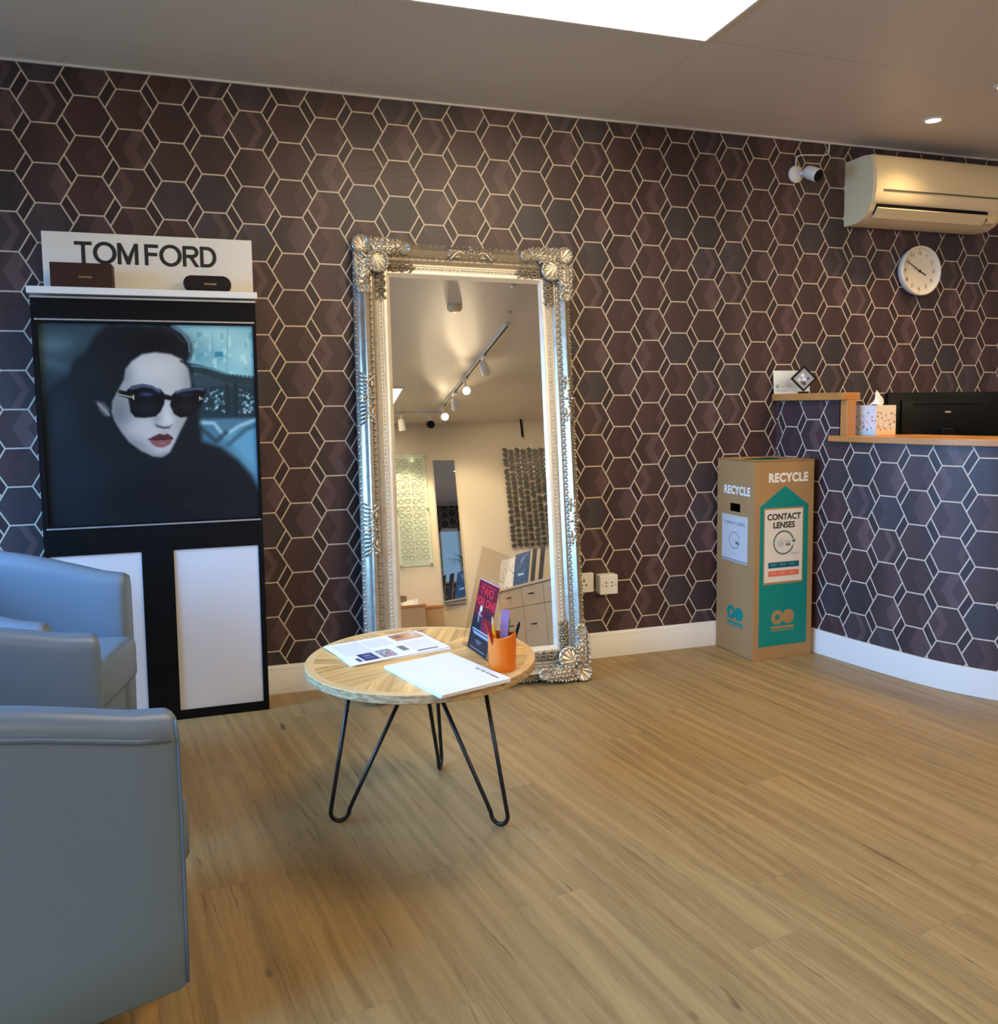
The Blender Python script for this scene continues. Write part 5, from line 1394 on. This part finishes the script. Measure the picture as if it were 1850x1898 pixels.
# track lights
tk = thing('lighting_track', 'long ceiling track of small spotlights seen in the mirror', 'lighting track', (2.52, -3.4, H))
B().box((-0.017, -1.08, -0.020), (0.017, 1.12, 0.0)).obj('rail', M['white_plastic'], tk)
B().box((-0.006, -1.07, -0.021), (0.006, 1.11, -0.0195)).obj('slot', M['black'], tk)
B().box((-0.45, -1.28, -0.020), (0.05, -1.245, 0.0)).obj('rail', M['white_plastic'], tk)
def spot(x, y, tgt, label, lit=True, dark=False):
    t = thing('spotlight', label, 'spotlight', (x, y, H - 0.020), group='spotlights on the ceiling track')
    B().box((-0.014, -0.045, -0.016), (0.014, 0.045, 0.0), bev=0.003).obj('adapter', M['white_plastic'], t)
    B().tube([(0, 0, -0.014), (0, 0, -0.075)], 0.008, 8).obj('arm', M['white_plastic'], t)
    d = Vector(tgt) - Vector((x, y, H - 0.12)); q = Matrix.Translation((0, 0, -0.10)) @ d.to_track_quat('Z', 'Y').to_matrix().to_4x4()
    B().lathe([(0.0, -0.06), (0.024, -0.06), (0.034, -0.04), (0.038, 0.055), (0.034, 0.055), (0.030, 0.045)], 20, q, cap=False).obj('head', M['black_plastic'] if dark else M['white_plastic'], t, angle=40)
    B().lathe([(0.033, 0.046), (0.0, 0.047)], 20, q, cap=False).obj('lens', M['lamp'] if lit else M['black'], t)
    if lit:
        L = bpy.data.lights.new('spot_beam', 'SPOT'); L.energy = SPOT_POWER; L.color = (1.0, 0.78, 0.5); L.spot_size = math.radians(70); L.spot_blend = 0.7; L.shadow_soft_size = 0.03
        o = bpy.data.objects.new('spot_beam', L); col.objects.link(o); o.parent = t
        o.matrix_local = q @ Matrix.Translation((0, 0, 0.06)) @ Matrix.Rotation(PI, 4, 'X')
    return t
spot(2.52, -2.95, (3.6, -5.0, 1.3), 'white track spotlight nearest the room middle, turned to the far wall')
spot(2.52, -3.55, (1.9, -0.3, 1.2), 'lit white track spotlight aimed at the papered wall')
spot(2.52, -3.95, (2.9, -5.0, 1.2), 'white track spotlight hanging beside the lit one')
spot(2.52, -4.40, (2.3, -0.3, 1.3), 'lit spotlight at the far end of the track')
spot(2.44, -4.665, (2.2, -0.3, 0.9), 'black spotlight head at the corner of the track', False, True)
spot(2.16, -4.665, (2.3, -5.0, 1.3), 'white track spotlight over the glass display panel')
sd = thing('smoke_detector', 'round cream smoke detector on the ceiling seen in the mirror', 'smoke detector', (2.06, -2.02, H))
B().lathe([(0.052, 0.0), (0.052, -0.010), (0.040, -0.028), (0.024, -0.034), (0.0, -0.034)], 24, cap=False).obj('housing', M['cream_plastic'], sd, angle=40)
for x, y, lab in ((2.47, -2.09, 'small grey ceiling sensor beyond the smoke detector in the mirror'), (2.36, -1.64, 'small dark ceiling sensor at the top right of the mirror')):
    cs = thing('ceiling_sensor', lab, 'sensor', (x, y, H)); B().lathe([(0.020, 0.0), (0.020, -0.006), (0.010, -0.012), (0.0, -0.012)], 16, cap=False).obj('cap', M['alu'], cs)
rd = thing('hanging_rod', 'short black rod hanging from the ceiling over the spectacle rack', 'rod', (3.50, FB + 0.10, 2.22))
B().tube([(0, 0, 0), (0.0, 0.0, H - 2.22)], 0.012, 10).obj('rod_body', M['black'], rd)

# plant in front of the window beyond the desk
plant = thing('potted_plant', 'spiky green potted plant in front of the window, seen in the far mirror', 'plant', (5.25, -0.20, 0.0))
B().lathe([(0.0, 0.0), (0.09, 0.0), (0.12, 0.22), (0.11, 0.22), (0.10, 0.20), (0.0, 0.20)], 20).obj('pot', M['white_plastic'], plant, angle=40)
B().tube([(0, 0, 0.18), (0.01, 0, 0.8), (0.0, 0, 1.40)], [0.018, 0.014, 0.010], 8).obj('stem', M['oak'], plant, smooth=True)
lv = B(); rs = random.Random(3)
for k in range(30):
    a = 2.4 * k; e = rs.uniform(0.0, 1.2); L = rs.uniform(0.22, 0.36); rows = []
    for i in range(7):
        t_ = i / 6; w = 0.011 * math.sin(PI * (0.1 + 0.9 * t_)) + 0.001; x = L * t_ * math.cos(e); z = 1.40 + L * t_ * math.sin(e) - 0.10 * t_ * t_
        y_ = max(-9, 0)
        rows.append([(x * math.cos(a) - w * math.sin(a), min(0.14, x * math.sin(a) + w * math.cos(a)), z), (x * math.cos(a), min(0.14, x * math.sin(a)), z - 0.004), (x * math.cos(a) + w * math.sin(a), min(0.14, x * math.sin(a) - w * math.cos(a)), z)])
    lv.grid(rows)
lv.obj('foliage', M['leaf'], plant, smooth=True)
